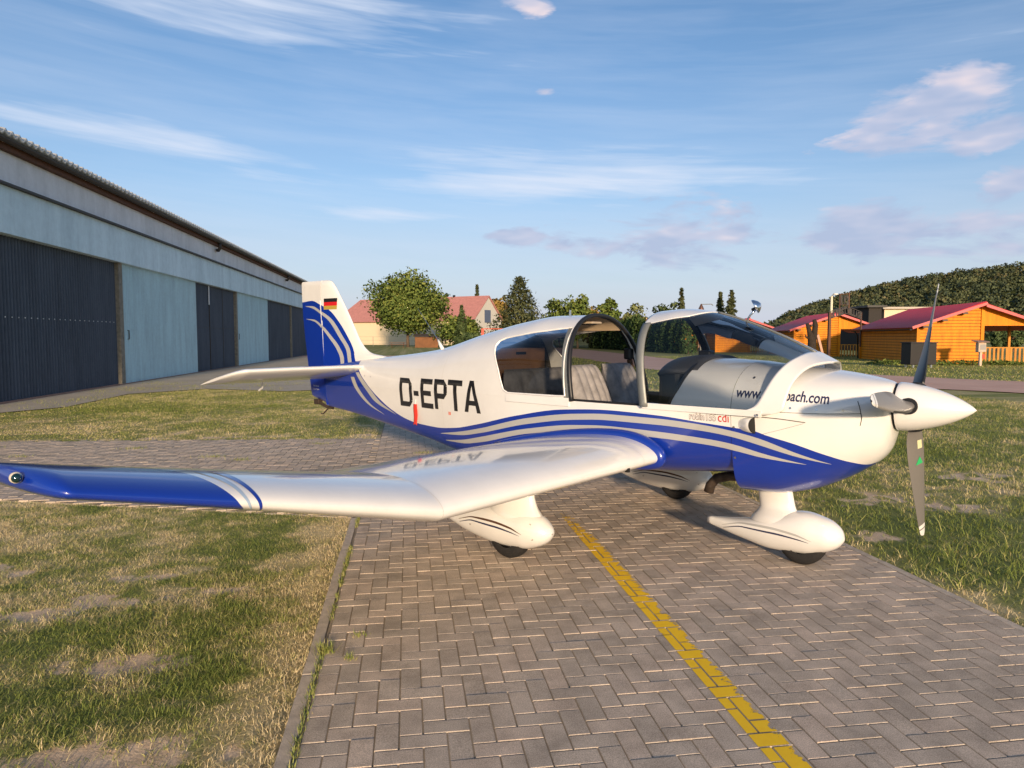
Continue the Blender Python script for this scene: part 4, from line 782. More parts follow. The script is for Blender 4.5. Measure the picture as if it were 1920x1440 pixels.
def spat(parent, rows, yc, leg, wx, sx=0.0):
    L = Loft(rows); a, b = rows[0][0], rows[-1][0]; xs = a+(b-a)*np.sin(np.linspace(0, 1, 46)*math.pi/2)
    P = np.array([section(L, x, -1, 1, 40) for x in xs]); P2 = mir(P); P[..., 1] += yc; P2[..., 1] += yc; mb = MB(); mb.grid(P); mb.grid(P2, True)
    for Q in (P[0],): k = len(mb.v); mb.v += [tuple(q) for q in Q]+[tuple(q) for q in P2[0][::-1]]; mb.f.append(tuple(range(k, len(mb.v)))[::-1])
    o = mb.obj('wheel_fairing', WHITE, parent, smooth=True, weld=True)
    lg = MB(); A = []
    for z, xc, hc, ht in leg: A.append([(xc+hc*math.cos(t)+(0 if math.cos(t) > 0 else -.0), yc+ht*math.copysign(abs(math.sin(t))**.9, math.sin(t)), z) for t in np.linspace(0, 2*math.pi, 41)])
    zz = np.array([l[0] for l in leg]); q = np.linspace(zz[0], zz[-1], 24); A = np.array(A); A2 = np.stack([[cubic(zz, A[:, j, c])(q) for c in range(3)] for j in range(41)], 0).transpose(2, 0, 1); lg.grid(A2)
    lg.obj('leg_fairing', WHITE, parent, smooth=True)
    ty = MB().lathe([(-.062, .085), (-.066, .12), (-.056, .152), (-.03, .166), (0, .168), (.03, .166), (.056, .152), (.066, .12), (.062, .085)], 'y', (wx, yc, .1655), 36).obj('tyre', RUBBER, parent, smooth=True)
    MB().lathe([(-.058, 0), (-.06, .05), (-.05, .088), (.05, .088), (.06, .05), (.058, 0)], 'y', (wx, yc, .1655), 24).obj('wheel_rim', STEEL, ty, smooth=True)
    tree = BVHTree.FromPolygons([v.co.copy() for v in o.data.vertices], [tuple(p.vertices) for p in o.data.polygons])
    for sd in (-1, 1):
        for (top, bot, m) in (([(-.61, .190), (-.43, .240), (-.23, .252), (-.04, .236), (.07, .200)], [(-.61, .187), (-.43, .230), (-.23, .236), (-.04, .222), (.07, .198)], SILVER if sx else BROWNTRIM), ([(-.60, .170), (-.43, .214), (-.20, .217), (-.03, .203), (.05, .186)], [(-.60, .166), (-.43, .205), (-.20, .204), (-.03, .194), (.05, .184)], NAVYTXT)):
            base = wx+.03 if sx else wx+.13
            decal_strip('fairing_stripe', [(base+p[0], p[1]+(0 if sx else .025)) for p in top], [(base+p[0], p[1]+(0 if sx else .025)) for p in bot], m, o, .0016, 40, sd, tree, 2)
        for dx, dz in ((-.05, .10), (.13, .115), (.28, .20), (-.33, .27 if sx else .2), (.26, .30)):
            p = on_side(wx+dx, dz, .001, sd, tree)
            if p: MB().lathe([(-.002, .007), (.002, .006), (.0025, 0)], 'y', p, 8).obj('fastener', BROWNMETAL, o)
    return o
GEAR = []
for sd, nm in ((-1, 'starboard'), (1, 'port')):
    g = empty('main_gear', (0, 0, 0), 0, PLANE); g['label'] = nm+' main wheel under a white teardrop fairing'
    spat(g, MSPAT, sd*1.25, [(.27, .10, .275, .105), (.33, .095, .245, .098), (.40, .088, .205, .075), (.48, .083, .185, .060), (.60, .08, .18, .056), (.72, .08, .18, .056)], .05)
g = empty('nose_gear', (0, 0, 0), 0, PLANE); g['label'] = 'nose wheel under a white teardrop fairing with grey and blue lines'
spat(g, NSPAT, 0.0, [(.27, 1.545, .22, .112), (.31, 1.54, .19, .10), (.345, 1.532, .150, .078), (.375, 1.525, .131, .058), (.44, 1.512, .126, .05), (.58, 1.488, .124, .05)], 1.705, 1.0)
# ------------------------------------------------------------------ propeller
def build_prop():
    root = empty('propeller', (0, 0, 0), 0, PLANE); hx, hz = 2.288, 1.157; R0 = .157; L = .425
    prof = [(hx+.004, R0*.985)]+[(hx+L*u, R0*(1-u**1.75)**.80 if u < 1 else 0) for u in np.linspace(.02, 1, 26)]
    s = MB().lathe(prof, 'x', (0, 0, hz), 40).obj('spinner', WHITE, root, smooth=True); MB().lathe([(hx-.02, .135), (hx-.02, .148), (hx+.002, .148), (hx+.002, .0)], 'x', (0, 0, hz), 32).obj('spinner_gap', BLACK, root, smooth=True)
    px = hx+.085
    for ph in (54, -66, 174):
        a = math.radians(ph); er = Vector((0, math.cos(a), math.sin(a))); et = Vector((0, -math.sin(a), math.cos(a))); ex = Vector((1, 0, 0)); c0 = Vector((px, 0, hz))
        cf = cubic([.10, .16, .25, .40, .55, .75, .92, .985, 1.0], [.075, .085, .118, .138, .132, .108, .076, .05, .02]); tf = cubic([.1, .25, .5, 1.0], [.05, .026, .016, .006])
        def ring(r, sgn):
            be = math.atan(1.25/(2*math.pi*max(r, .2)))+.05; c = float(cf(r)); th = float(tf(r)); cd_ = et*math.cos(be)+ex*math.sin(be); nd = ex*math.cos(be)-et*math.sin(be); out = []
            for u in np.linspace(0, 1, 13):
                y = th*2.2*(math.sqrt(u)*(1-u))*.9+.0006; out.append(c0+er*r+cd_*(c*(.42-u))+nd*(y*sgn*(1 if sgn > 0 else .25)))
            return [tuple(p) for p in out]
        rs = np.concatenate([np.linspace(.10, .9, 34), np.linspace(.91, 1.0, 14)]); f = MB().grid([ring(r, 1) for r in rs]); b = MB().grid([ring(r, -1) for r in rs], True)
        bl = f.obj('blade', PROPGREY, root, smooth=True); b.obj('blade_back', PROPBLACK, bl, smooth=True)
        for r0, r1, m in ((.905, .935, WHITE), (.945, 1.0, WHITE)):
            t = MB(); sg = []
            for r in np.linspace(r0, r1, 8):
                q = np.array(ring(r, 1)); nrm = np.array(ex*.0015); sg.append(q+nrm)
            t.grid(sg); t.obj('tip_band', m, bl, smooth=True)
        le = MB().grid([[tuple(Vector(p)+ex*.001+et*.001) for p in ring(r, 1)[:2]] for r in np.linspace(.18, .60, 16)]); le.obj('leading_edge_guard', BLACK, bl)
        if ph == -66:
            for r0, r1, u0, u1, m, tri in ((.235, .30, 3, 6, YELST, 0), (.36, .42, 3, 8, GREENST, 1)):
                A, B = np.array(ring(r0, 1))+np.array(ex*.0025), np.array(ring(r1, 1))+np.array(ex*.0025)
                mb = MB(); mb.add([tuple(A[(u0+u1)//2]) if tri else tuple(A[u0]), tuple(B[u0]), tuple(B[u1])]+([] if tri else [tuple(A[u1])]), [(0, 1, 2) if tri else (0, 1, 2, 3)]); mb.obj('blade_sticker', m, bl)
        cu = MB(); pts = []; k = c0+er*(R0*.93); cu.tube([c0+er*.09, c0+er*(R0*.99)], .052, 20); cu.obj('blade_socket', BLACK, root)
    for a in range(6): 
        t = a*math.pi/3+.3; MB().lathe([(-.002, .006), (.002, .005), (.003, 0)], 'z', (0, 0, 0), 8)
    return root
PROP = build_prop()
# ------------------------------------------------------------------ cabin fittings
def seat(x, y, rec, w=.46, h=.56, nm='seat', z0=.86):
    root = empty(nm, (x, y, z0), 0, PLANE)
    def cushion(name, W, Hh, T, M, ch=5):
        n, m = 41, 20; A = []; B = []
        for i in range(n):
            u = i/(n-1)*2-1; rowa = []; rowb = []
            for j in range(m):
                v = j/(m-1)*2-1; e = (1-abs(u)**6)*(1-abs(v)**6); rib = .016*abs(math.cos(u*ch*math.pi/2)); e = max(e, 0)**.5
                ww = W*(1-.14*max(0, v)**2)
                rowa.append(tuple(M @ Vector(((T*.5)*e+rib*e, u*ww/2, (v+1)/2*Hh)))); rowb.append(tuple(M @ Vector((-(T*.5)*e, u*ww/2, (v+1)/2*Hh))))
            A.append(rowa); B.append(rowb)
        MB().grid(A).grid(B, True).obj(name, VELOUR, root, smooth=True)
    cushion('backrest', w, h, .13, Matrix.Rotation(-rec, 4, 'Y'))
    cushion('seat_cushion', w, .46, .13, Matrix.Translation(Vector((.0, 0, .03))) @ Matrix.Rotation(math.radians(82), 4, 'Y'))
    return root
seat(.17, -.27, math.radians(24))['label'] = 'starboard front seat'; seat(.17, .27, math.radians(24))['label'] = 'port front seat'
b = seat(-.60, 0, math.radians(18), .98, .50, 'rear_bench', .84)
def build_panel():
    root = empty('instrument_panel', (.95, 0, 1.0), 0, PLANE); G = MB(); A = []
    def top(y): return 1.425-.11*abs(y/.46)**3
    ys = np.linspace(-.45, .45, 28)
    MB().box(-.17, .02, -.45, .45, .10, .375).obj('panel_face', BLACK, root, bevel=.045)
    g = MB(); g.grid([[(x, y*(1.0 if x < .05 else .9), top(y)-1.0+dz) for y in ys] for x, dz in ((-.15, -.012), (-.12, .0), (-.02, .012), (.07, .016), (.13, .010))]); g.obj('glare_shield', mat('dark_grey_leatherette', (.040, .041, .045), .6), root, smooth=True, solid=.03)
    for i in range(5): MB().lathe([(-.004, .04), (0, .036), (0, 0)], 'x', (-.173, -.34+.17*i, .27), 16).obj('gauge', DARKIN, root)
    MB().box(-.05, .05, -.045, .045, .42, .50).obj('compass', BLACK, root, bevel=.012)
    for y in (-.27, .27): s = MB(); s.tube([(-.26, y, -.10), (-.20, y, .02), (-.16, y, .10)], .013, 8); s.obj('control_stick', BLACK, root)
build_panel()
MB().tube([(-.02, .515, 1.12), (-.03, .52, 1.26), (-.045, .50, 1.40)], [.03, .032, .025], 8).obj('belt_strap', BROWNTRIM, PLANE); MB().box(-.075, -.005, .44, .51, 1.40, 1.50).obj('belt_buckle', BLACK, PLANE, bevel=.015)
# whip aerial on the rear deck
ab = MB(); ab.tube([(-1.98, 0, 1.465), (-2.03, 0, 1.53), (-2.06, 0, 1.575)], [.022, .016, .008], 8); abo = ab.obj('aerial_base', WHITE, PLANE, smooth=True); MB().tube([(-2.055, 0, 1.57), (-2.37, 0, 1.905)], [.0045, .002], 6).obj('whip_aerial', STEEL, abo)
# hanging red streamer
def streamer():
    p = on_side(-2.02, .958, .004); M = PLANE.matrix_basis; A = []
    for i in range(14):
        u = i/13; z = .958-.03-.215*u; A.append([tuple(M @ Vector((-2.046+.056*k+.002*math.sin(u*5), p.y-.006-.004*math.sin(u*7+k), z-(.018*(1-abs(k-.5)*2) if False else 0)+(0 if i < 13 else .016*(1-abs(2*k-1)))))) for k in (0, .25, .5, .75, 1)])
    o = MB().grid(A).obj('warning_streamer', REDTAG, None, smooth=True, solid=.0015)
    w = MB().tube([M @ Vector((-2.018, p.y-.003, .975)), M @ Vector((-2.018, p.y-.005, .926))], .003, 6); w.obj('cord', WHITE, o)
    tag(o, 'red cloth warning streamer hanging by the registration letters', 'streamer')
bpy.context.view_layer.update(); streamer()
# ------------------------------------------------------------------ surroundings
def at(px, D): r = D*(px-960)/1330; return Vector((r*math.cos(YAW)+D*math.sin(YAW), -r*math.sin(YAW)+D*math.cos(YAW), 0))
def zat(py, D): return CAM_H+(632.5-py)/1330*D
# ---- hangar
def corrugated(w, h, pitch, amp, z0=0.0, n=6):
    k = max(4, int(w/pitch*n)); xs = np.linspace(0, w, k+1); return [[(x, amp*math.sin(2*math.pi*x/pitch), z0) for x in xs], [(x, amp*math.sin(2*math.pi*x/pitch), z0+h) for x in xs]]
def weathered(name, base, stain, sc=1.2, rough=.6, metal=.0, spec=.2):
    m = bpy.data.materials.new(name); m.use_nodes = True; t = m.node_tree; b = t.nodes['Principled BSDF']; b.inputs['Roughness'].default_value = rough; b.inputs['Metallic'].default_value = metal; b.inputs['Specular IOR Level'].default_value = spec
    tc = N(t, 'ShaderNodeTexCoord').outputs['Object']; mp = N(t, 'ShaderNodeMapping'); mp.inputs['Scale'].default_value = (1.3, 1.3, .22); t.links.new(tc, mp.inputs[0])
    n1 = noise_node(t, mp.outputs[0], sc*2, 7, .65); n2 = noise_node(t, tc, sc*9, 4, .7); f = math_node(t, 'ADD', math_node(t, 'MULTIPLY', n1, .7), math_node(t, 'MULTIPLY', n2, .3))
    t.links.new(ramp(t, f, [(.36, stain), (.60, base)]), b.inputs['Base Color']); return m
def build_hangar():
    d = Vector((.01498, .99989, 0)).normalized(); P0 = Vector((-9.76, 18.67, -.02)); root = empty('hangar', P0-d*10, math.atan2(d.y, d.x)); tag(root, 'long grey hangar with corrugated sliding doors and a pale fascia under its roof edge', 'hangar')
    dark = weathered('dark_blue_grey_sheet', (.10, .118, .150), (.070, .082, .105), .8, .5); light = weathered('pale_blue_sheet', (.54, .73, .78), (.42, .57, .62), .8, .55); fas = weathered('pale_painted_board', (.76, .92, .97), (.58, .72, .77), .5, .7); fas2 = weathered('white_painted_board', (.86, .86, .87), (.68, .68, .68), .6, .7)
    post = mat('weathered_post', (.24, .21, .16), .8, var=.3); gut = mat('dark_gutter', (.045, .036, .028), .6); rust = mat('brown_fascia_board', (.13, .055, .028), .8, var=.3); fibre = mat('fibre_cement_roof', (.62, .62, .60), .8, var=.2); conc = mat('hangar_plinth', (.25, .16, .13), .9, var=.3)
    o10 = 10.0; L = 62.0
    def bay(x0, x1, m, y, nm='sliding_door'):
        mb = MB(); A = np.array(corrugated(x1-x0, 4.10, .15, .045, .04, 8 if x0 < 30 else 5)); A[..., 0] += x0; A[..., 1] += y; mb.grid(A); ob = mb.obj(nm, m, root, smooth=True); return ob
    e = [(-2, 17.0, dark, .10), (17.35, 25.5, light, .0), (25.5, 32.5, dark, .10), (32.8, 40.9, light, .0), (40.9, 49.6, dark, .10), (49.9, 62, dark, .08)]
    for x0, x1, m, y in e: bay(x0, x1, m, y)
    for x0, x1 in ((25.5, 32.5),):
        for x in np.arange(x0+2.3, x1-.5, 2.33): MB().box(x-.012, x+.012, .035, .075, .05, 4.12).obj('door_leaf_edge', gut, root)
        MB().box(x0, x1, .058, .066, 2.08, 2.092).obj('sheet_overlap', gut, root)
    for x in np.arange(9.6, 16.9, .30): MB().box(x-.014, x+.014, .050, .062, 2.11, 2.138).obj('bolt', fas2, root)
    for x in (17.17, 32.65, 49.75): MB().box(x-.16, x+.14, -.06, .12, .0, 4.12).obj('door_post', post, root)
    for x, z in ((17.75, 1.55), (33.1, 1.5)): MB().bar((x, -.05, z), (x, -.05, z+.32), .025).bar((x, -.05, z+.31), (x-.14, -.05, z+.31), .02).bar((x, -.05, z+.01), (x-.14, -.05, z+.01), .02).obj('door_handle', gut, root)
    MB().box(27.6, 27.7, .0, .03, 3.2, 4.1).obj('light_strip', fas2, root)
    MB().box(-2, L, -.18, .5, 4.13, 5.27).obj('door_track_fascia', fas, root); MB().box(-2, L, -.30, .5, 5.275, 5.33).obj('drip_ledge', gut, root); MB().box(-2, L, -.10, .5, 5.335, 6.12).obj('upper_fascia', fas2, root)
    MB().box(-2, L, -.24, .4, 6.125, 6.28).obj('soffit_board', rust, root)
    g = MB(); prof = [(-.36+.09*math.cos(a), 6.33+.09*math.sin(a)) for a in np.linspace(math.pi, 2*math.pi, 9)]; g.grid([[(x, y, z) for y, z in prof] for x in (-2, L)]); g.obj('gutter', gut, root, solid=.012)
    for x in (28.4, 47.0): MB().tube([(x, -.36, 6.26), (x, -.36, 6.02), (x+.1, -.26, 5.90), (x+.35, -.14, 5.95)], .075, 10).obj('downpipe', gut, root, smooth=True)
    r = MB(); A = np.array([[(x, -.42+k*10.5, 6.50+k*2.0+.055*math.sin(2*math.pi*x/.30)) for x in np.arange(-2, L, .30/6)] for k in (0, 1)]); r.grid(A); r.obj('roof', fibre, root, smooth=True, solid=.07)
    MB().box(-2, L, .25, .4, 0, 6.3).obj('back_wall', dark, root); MB().box(L-.2, L, .3, 20, 0, 6.3).obj('end_wall', fas2, root); MB().box(-2, L, -.14, .2, -.05, .045).obj('plinth', conc, root)
    root.rotation_euler.z = math.atan2(d.y, d.x)
    return root
build_hangar()
# ---- foliage
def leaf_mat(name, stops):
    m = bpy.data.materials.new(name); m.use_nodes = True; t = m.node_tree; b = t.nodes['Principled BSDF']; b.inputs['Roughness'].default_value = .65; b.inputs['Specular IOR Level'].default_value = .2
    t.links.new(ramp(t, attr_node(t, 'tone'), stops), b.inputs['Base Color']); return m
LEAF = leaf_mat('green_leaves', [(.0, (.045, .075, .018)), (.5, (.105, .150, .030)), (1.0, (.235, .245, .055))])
LEAFD = leaf_mat('dark_green_leaves', [(.0, (.026, .046, .018)), (.5, (.060, .092, .032)), (1.0, (.12, .15, .048))])
LEAFO = leaf_mat('autumn_leaves', [(.0, (.10, .095, .025)), (.5, (.22, .165, .04)), (1.0, (.36, .20, .05))])
LEAFP = leaf_mat('pale_green_leaves', [(.0, (.085, .105, .035)), (.5, (.17, .19, .065)), (1.0, (.30, .30, .12))])
THUJA = leaf_mat('hedge_leaves', [(.0, (.018, .040, .012)), (.5, (.045, .080, .022)), (1.0, (.095, .135, .036))])
SPRUCE = leaf_mat('spruce_needles', [(.0, (.022, .034, .014)), (.5, (.060, .072, .028)), (1.0, (.135, .13, .05))])
BARK = mat('bark', (.11, .075, .05), .9, var=.35, vscale=5, bump=.6, bscale=12)
def leaf_cloud(C, size, up=.3, aspect=.6):
    n = len(C); a = RNG.normal(size=(n, 3)); a /= np.linalg.norm(a, axis=1)[:, None]; b = RNG.normal(size=(n, 3)); b -= a*(a*b).sum(1)[:, None]; b /= np.linalg.norm(b, axis=1)[:, None]
    s = size*(.6+.8*RNG.random((n, 1))); u = a*s; v = b*s*aspect
    return np.stack([C-u-v*.2, C-v, C+u, C+v], 1)
def quads_obj(name, Q, tone, m, parent, nrm=None):
    n = len(Q); me = bpy.data.meshes.new(name); me.vertices.add(n*4); me.vertices.foreach_set('co', np.ascontiguousarray(Q, dtype=np.float32).ravel()); me.loops.add(n*4); me.loops.foreach_set('vertex_index', np.arange(n*4, dtype=np.int32)); me.polygons.add(n); me.polygons.foreach_set('loop_start', np.arange(0, n*4, 4, dtype=np.int32)); me.update(calc_edges=True); me.materials.append(m)
    if nrm is not None:
        nn = nrm+RNG.normal(size=nrm.shape)*.28; nn /= np.linalg.norm(nn, axis=1)[:, None]; gn = np.cross(Q[:, 1]-Q[:, 0], Q[:, 3]-Q[:, 0]); gn /= np.linalg.norm(gn, axis=1)[:, None]+1e-9; fl = (gn*nn).sum(1) < 0; Q = Q.copy(); Q[fl] = Q[fl][:, ::-1]; gn[fl] *= -1; me.vertices.foreach_set('co', np.ascontiguousarray(Q, dtype=np.float32).ravel()); me.update(); nn = nn*.6+gn*.5; nn /= np.linalg.norm(nn, axis=1)[:, None]; me.polygons.foreach_set('use_smooth', [True]*n); me.normals_split_custom_set_from_vertices(np.repeat(nn, 4, axis=0).tolist())
    o = link(bpy.data.objects.new(name, me), parent); attr(o, 'tone', np.repeat(np.clip(tone, 0, 1), 4)); return o
def crown_points(rx, rz, zc, nclump, per, crad, flat=.25, seed=0):
    P = []; T = []; NN = []
    for i in range(nclump):
        d = RNG.normal(size=3); d /= np.linalg.norm(d); d[2] = max(d[2], -flat-.4*RNG.random()) if d[2] < 0 else d[2]; r = RNG.random()**.38; wob = .66+.62*vn(np.array(d[0]*2.1+5), np.array(d[1]*2.1+d[2]*2+5), 1.0, seed)
        c = np.array([d[0]*rx*r*wob, d[1]*rx*r*wob, zc+d[2]*rz*r*wob]); k = int(per*(.6+.8*RNG.random())); q = RNG.normal(size=(k, 3)); q /= np.linalg.norm(q, axis=1)[:, None]; q *= crad*(.35+.75*RNG.random((k, 1))**.5)*(.7+.6*RNG.random()); q[:, 2] *= .75
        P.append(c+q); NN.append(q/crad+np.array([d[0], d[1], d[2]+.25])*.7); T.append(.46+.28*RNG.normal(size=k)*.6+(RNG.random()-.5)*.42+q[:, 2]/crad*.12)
    nn = np.vstack(NN); nn /= np.linalg.norm(nn, axis=1)[:, None]
    return np.vstack(P), np.concatenate(T), nn
def trunk_obj(h, r, top, parent, nb=6, spread=1.0):
    mb = MB(); pts = [Vector((0, 0, -.2)), Vector((random.gauss(0, .05), random.gauss(0, .05), h*.5)), Vector((random.gauss(0, .1), random.gauss(0, .1), h)), Vector((random.gauss(0, .2), random.gauss(0, .2), top))]; mb.tube(pts, [r*1.25, r*.9, r*.75, r*.12], 9)
    for i in range(nb):
        a = 6.28*i/nb+random.random(); z = h*.85+(top-h)*random.uniform(0, .5); L = spread*random.uniform(.5, .9); e = Vector((math.cos(a)*L, math.sin(a)*L, z+L*random.uniform(.4, .9))); mb.tube([Vector((0, 0, z)), Vector((math.cos(a)*L*.45, math.sin(a)*L*.45, z+L*.35)), e], [r*.45, r*.3, r*.06], 6)
    return mb.obj('trunk', BARK, parent, smooth=True)
def tree(px, D, topy, wpx, leafm, label, group=None, crown0=None, n=70, per=70, leaf=None, name='tree', asp=.62, cat='tree', trunkh=None):
    p = at(px, D); H = zat(topy, D); rx = wpx/2/1330*D; z0 = crown0 if crown0 is not None else H*.15; root = empty(name, p+Vector((0, 0, -.03)), random.random()*6.28)
    C, T, NR = crown_points(rx*.80, (H-z0)/2*.86, (H+z0)/2, n, per, rx*.30, .9, random.random()*9); C[:, 2] = np.maximum(C[:, 2], z0*.7)
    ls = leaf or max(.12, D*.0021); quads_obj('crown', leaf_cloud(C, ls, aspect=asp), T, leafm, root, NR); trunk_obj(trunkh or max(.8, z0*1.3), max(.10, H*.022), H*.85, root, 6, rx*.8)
    return tag(root, label, cat, group)
def conifer(px, D, topy, wpx, m, label, group=None, tiers=26, name='conifer', z0=.6):
    p = at(px, D); H = zat(topy, D); R = wpx/2/1330*D; root = empty(name, p+Vector((0, 0, -.03)), random.random()*6.28); P = []; T = []
    for i in range(tiers):
        u = i/(tiers-1); r = R*(1-u)**.85+.05*R
        for j in range(int(8+16*(1-u))):
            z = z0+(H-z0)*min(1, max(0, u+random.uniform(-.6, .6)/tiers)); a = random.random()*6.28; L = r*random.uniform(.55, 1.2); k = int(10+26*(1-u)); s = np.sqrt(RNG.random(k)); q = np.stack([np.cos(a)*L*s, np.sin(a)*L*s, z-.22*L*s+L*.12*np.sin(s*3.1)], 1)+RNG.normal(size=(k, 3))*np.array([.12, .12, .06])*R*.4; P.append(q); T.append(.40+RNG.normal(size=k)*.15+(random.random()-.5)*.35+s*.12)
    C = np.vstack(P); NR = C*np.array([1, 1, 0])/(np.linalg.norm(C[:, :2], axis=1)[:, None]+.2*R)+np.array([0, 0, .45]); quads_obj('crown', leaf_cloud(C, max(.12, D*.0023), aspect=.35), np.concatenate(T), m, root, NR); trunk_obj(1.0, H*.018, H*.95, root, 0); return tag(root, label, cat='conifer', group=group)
tree(765, 118, 517, 158, LEAF, 'large round leafy tree standing before the cream house with the red roof', n=210, per=110, crown0=2.0, leaf=.22, trunkh=2.6)
tree(856, 112, 590, 100, LEAF, 'spreading bright green bush beside the large round tree', n=60, per=70, crown0=.4, cat='bush', name='bush'); conifer(866, 108, 574, 30, LEAFD, 'small dark conifer rising from the bushes by the cream house', tiers=16); tree(888, 100, 622, 40, LEAFD, 'low dark bush under the gable of the cream house', n=30, per=60, crown0=.2, cat='bush', name='bush')
conifer(974, 104, 522, 140, SPRUCE, 'tall broad dark conifer beyond the rear cabin roof of the aircraft', tiers=30)
tree(930, 190, 548, 60, LEAFO, 'yellowing leafy tree between the grey gable and the tall dark conifer', n=50, crown0=1.0); conifer(895, 190, 536, 26, SPRUCE, 'thin conifer top showing above the red roof ridge', tiers=16); tree(832, 190, 542, 26, LEAFD, 'far sparse treetop above the middle of the red roof ridge', n=14, per=30, crown0=8)
tree(1050, 112, 556, 100, LEAF, 'wide pale green tree to the right of the tall dark conifer', n=70, crown0=.6); tree(1082, 104, 552, 60, LEAF, 'green tree with a reddish top behind the cabin hoop', n=50, crown0=.6); tree(1108, 112, 566, 50, LEAFO, 'orange tinged autumn tree behind the cabin hoop', n=55, crown0=.6); tree(1143, 98, 558, 52, LEAF, 'bright green upright tree beside the orange tinged tree', n=50, crown0=.5); tree(1192, 106, 571, 64, LEAFP, 'light olive open tree between the cabin hoop and the canopy', n=45, per=45, crown0=.5)
tree(1250, 112, 563, 62, LEAFD, 'dark loose tree showing over the canopy roof', n=45, per=55, crown0=.6); conifer(1276, 120, 542, 30, SPRUCE, 'slim ragged conifer beside the dark loose tree', tiers=18)
conifer(1349, 96, 549, 36, SPRUCE, 'slimmer pointed spruce of the pair above the windscreen', tiers=20); conifer(1369, 92, 546, 44, SPRUCE, 'broader and taller pointed spruce of the pair above the windscreen', tiers=22)
tree(557, 130, 526, 60, LEAFD, 'dark treetop peeping over the far end of the hangar roof', n=30, per=50, crown0=1)
# thuja hedge, each shrub its own
def build_hedge():
    me = []; 
    for s in range(4):
        P = []; T = []; NR = []; Hh = 4.0
        for i in range(900):
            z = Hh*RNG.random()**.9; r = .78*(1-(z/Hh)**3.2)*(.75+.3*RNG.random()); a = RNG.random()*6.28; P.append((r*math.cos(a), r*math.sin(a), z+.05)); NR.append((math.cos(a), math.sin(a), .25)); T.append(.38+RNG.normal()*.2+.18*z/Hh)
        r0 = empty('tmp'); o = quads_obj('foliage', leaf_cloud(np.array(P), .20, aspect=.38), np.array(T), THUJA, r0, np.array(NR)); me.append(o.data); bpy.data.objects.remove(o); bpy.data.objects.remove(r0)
    st = MB().tube([(0, 0, -.1), (0, 0, 3.2)], [.07, .02], 7); sm = st.obj('stem', BARK); stem = sm.data; bpy.data.objects.remove(sm)
    for i in range(27):
        y = 66+i*1.36; x = 27.0+random.gauss(0, .08); r = empty('thuja', (x, y, -.03), random.random()*6.28); r.scale = (1, 1, random.uniform(.92, 1.08)); share('foliage', me[i % 4], r); share('stem', stem, r); tag(r, 'clipped column of dark green thuja in the tall hedge row', 'hedge shrub', 'thuja hedge row')
build_hedge()
tree(1868, 74, 606, 30, LEAFD, 'dark bush seen through the porch of the orange hut, beside its post', n=24, per=60, crown0=.1, cat='bush', name='bush'); tree(1898, 80, 602, 44, LEAFD, 'wide bush seen through the middle of the orange hut porch', n=30, per=60, crown0=.1, cat='bush', name='bush')
# ---- cream house with red roof
def build_house():
    F = at(889, 142); Lf = at(628, 160); dx = (Lf-F).normalized(); L = (Lf-F).length; back = Vector((-dx.y, dx.x, 0)); back = back if back.y > 0 else -back
    root = empty('house', F, math.atan2(dx.y, dx.x)); tag(root, 'cream house with a long red tiled roof behind the large round tree', 'house'); s = 1 if back.dot(Vector((-dx.y, dx.x, 0))) > 0 else -1
    cream = mat('cream_render', (.66, .55, .38), .85, var=.06); grey = mat('pale_gable_cladding', (.55, .53, .47), .8, var=.05); red = mat('red_roof_tiles', (.46, .20, .175), .75, var=.14, vscale=2.0)
    W, ze, zr = 11.0, 5.1, 10.0
    MB().box(0, L, 0, s*W, -.1, ze).obj('wall', cream, root); g = MB(); g.add([(-.02, 0, -.05), (-.02, s*W, -.05), (-.02, s*W, ze), (-.02, s*W/2, zr-.1), (-.02, 0, ze)], [(0, 1, 2, 3, 4)]); g.obj('gable_wall', grey, root)
    r = MB(); r.add([(-.3, -s*.5, ze-.25), (L, -s*.5, ze-.25), (L-3, s*W/2, zr), (-.3, s*W/2, zr), (-.3, s*(W+.5), ze-.25), (L, s*(W+.5), ze-.25)], [(0, 1, 2, 3), (3, 2, 5, 4), (1, 5, 2)]); ro = r.obj('roof', red, root, solid=.18)
    MB().box(-.08, -.03, s*4.0, s*6.4, 4.6, 7.2).obj('gable_window', mat('blue_grey_pane', (.10, .13, .20), .25), root); MB().bar((L-4, s*W/2, zr-.2), (L-4, s*W/2, zr+3.0), .07).bar((L-4.7, s*W/2, zr+2.9), (L-3.3, s*W/2, zr+2.9), .06).obj('roof_aerial', STEEL, root); MB().box(8.2, 8.6, s*W/2-.2, s*W/2+.2, zr-.2, zr+.5).obj('chimney', BLACK, ro)
build_house()
WOODB = mat('brown_wood', (.17, .070, .025), .8, var=.25, vscale=1.0)
sh = empty('garden_shed', at(800, 112)); tag(sh, 'low brown wooden shed in the shade of the large round tree', 'shed'); MB().box(-1.8, 1.8, 0, 2.4, -.05, 1.75).obj('wall', WOODB, sh); MB().add([(-2, -.25, 1.74), (2, -.25, 1.74), (2, 2.6, 2.15), (-2, 2.6, 2.15)], [(0, 1, 2, 3)]).obj('roof', mat('felt_roof', (.06, .045, .04), .9), sh, solid=.08)
pt = empty('picnic_table', at(746, 113)); tag(pt, 'dark wooden picnic table under the large round tree', 'picnic table'); MB().box(-1.3, 1.3, -.4, .4, .72, .78).obj('table_top', WOODB, pt)
for y in (-.75, .75): MB().box(-1.3, 1.3, y-.14, y+.14, .42, .47).obj('bench_board', WOODB, pt)
for x in (-.9, .9):
    MB().bar((x, -.8, 0), (x, .25, .74), .08).bar((x, .8, 0), (x, -.25, .74), .08).obj('leg', WOODB, pt)
rb = empty('red_barrier', at(905, 92)); tag(rb, 'red metal barrier frame in front of the grey gable', 'barrier'); REDM = mat('red_paint', (.50, .07, .04), .6)
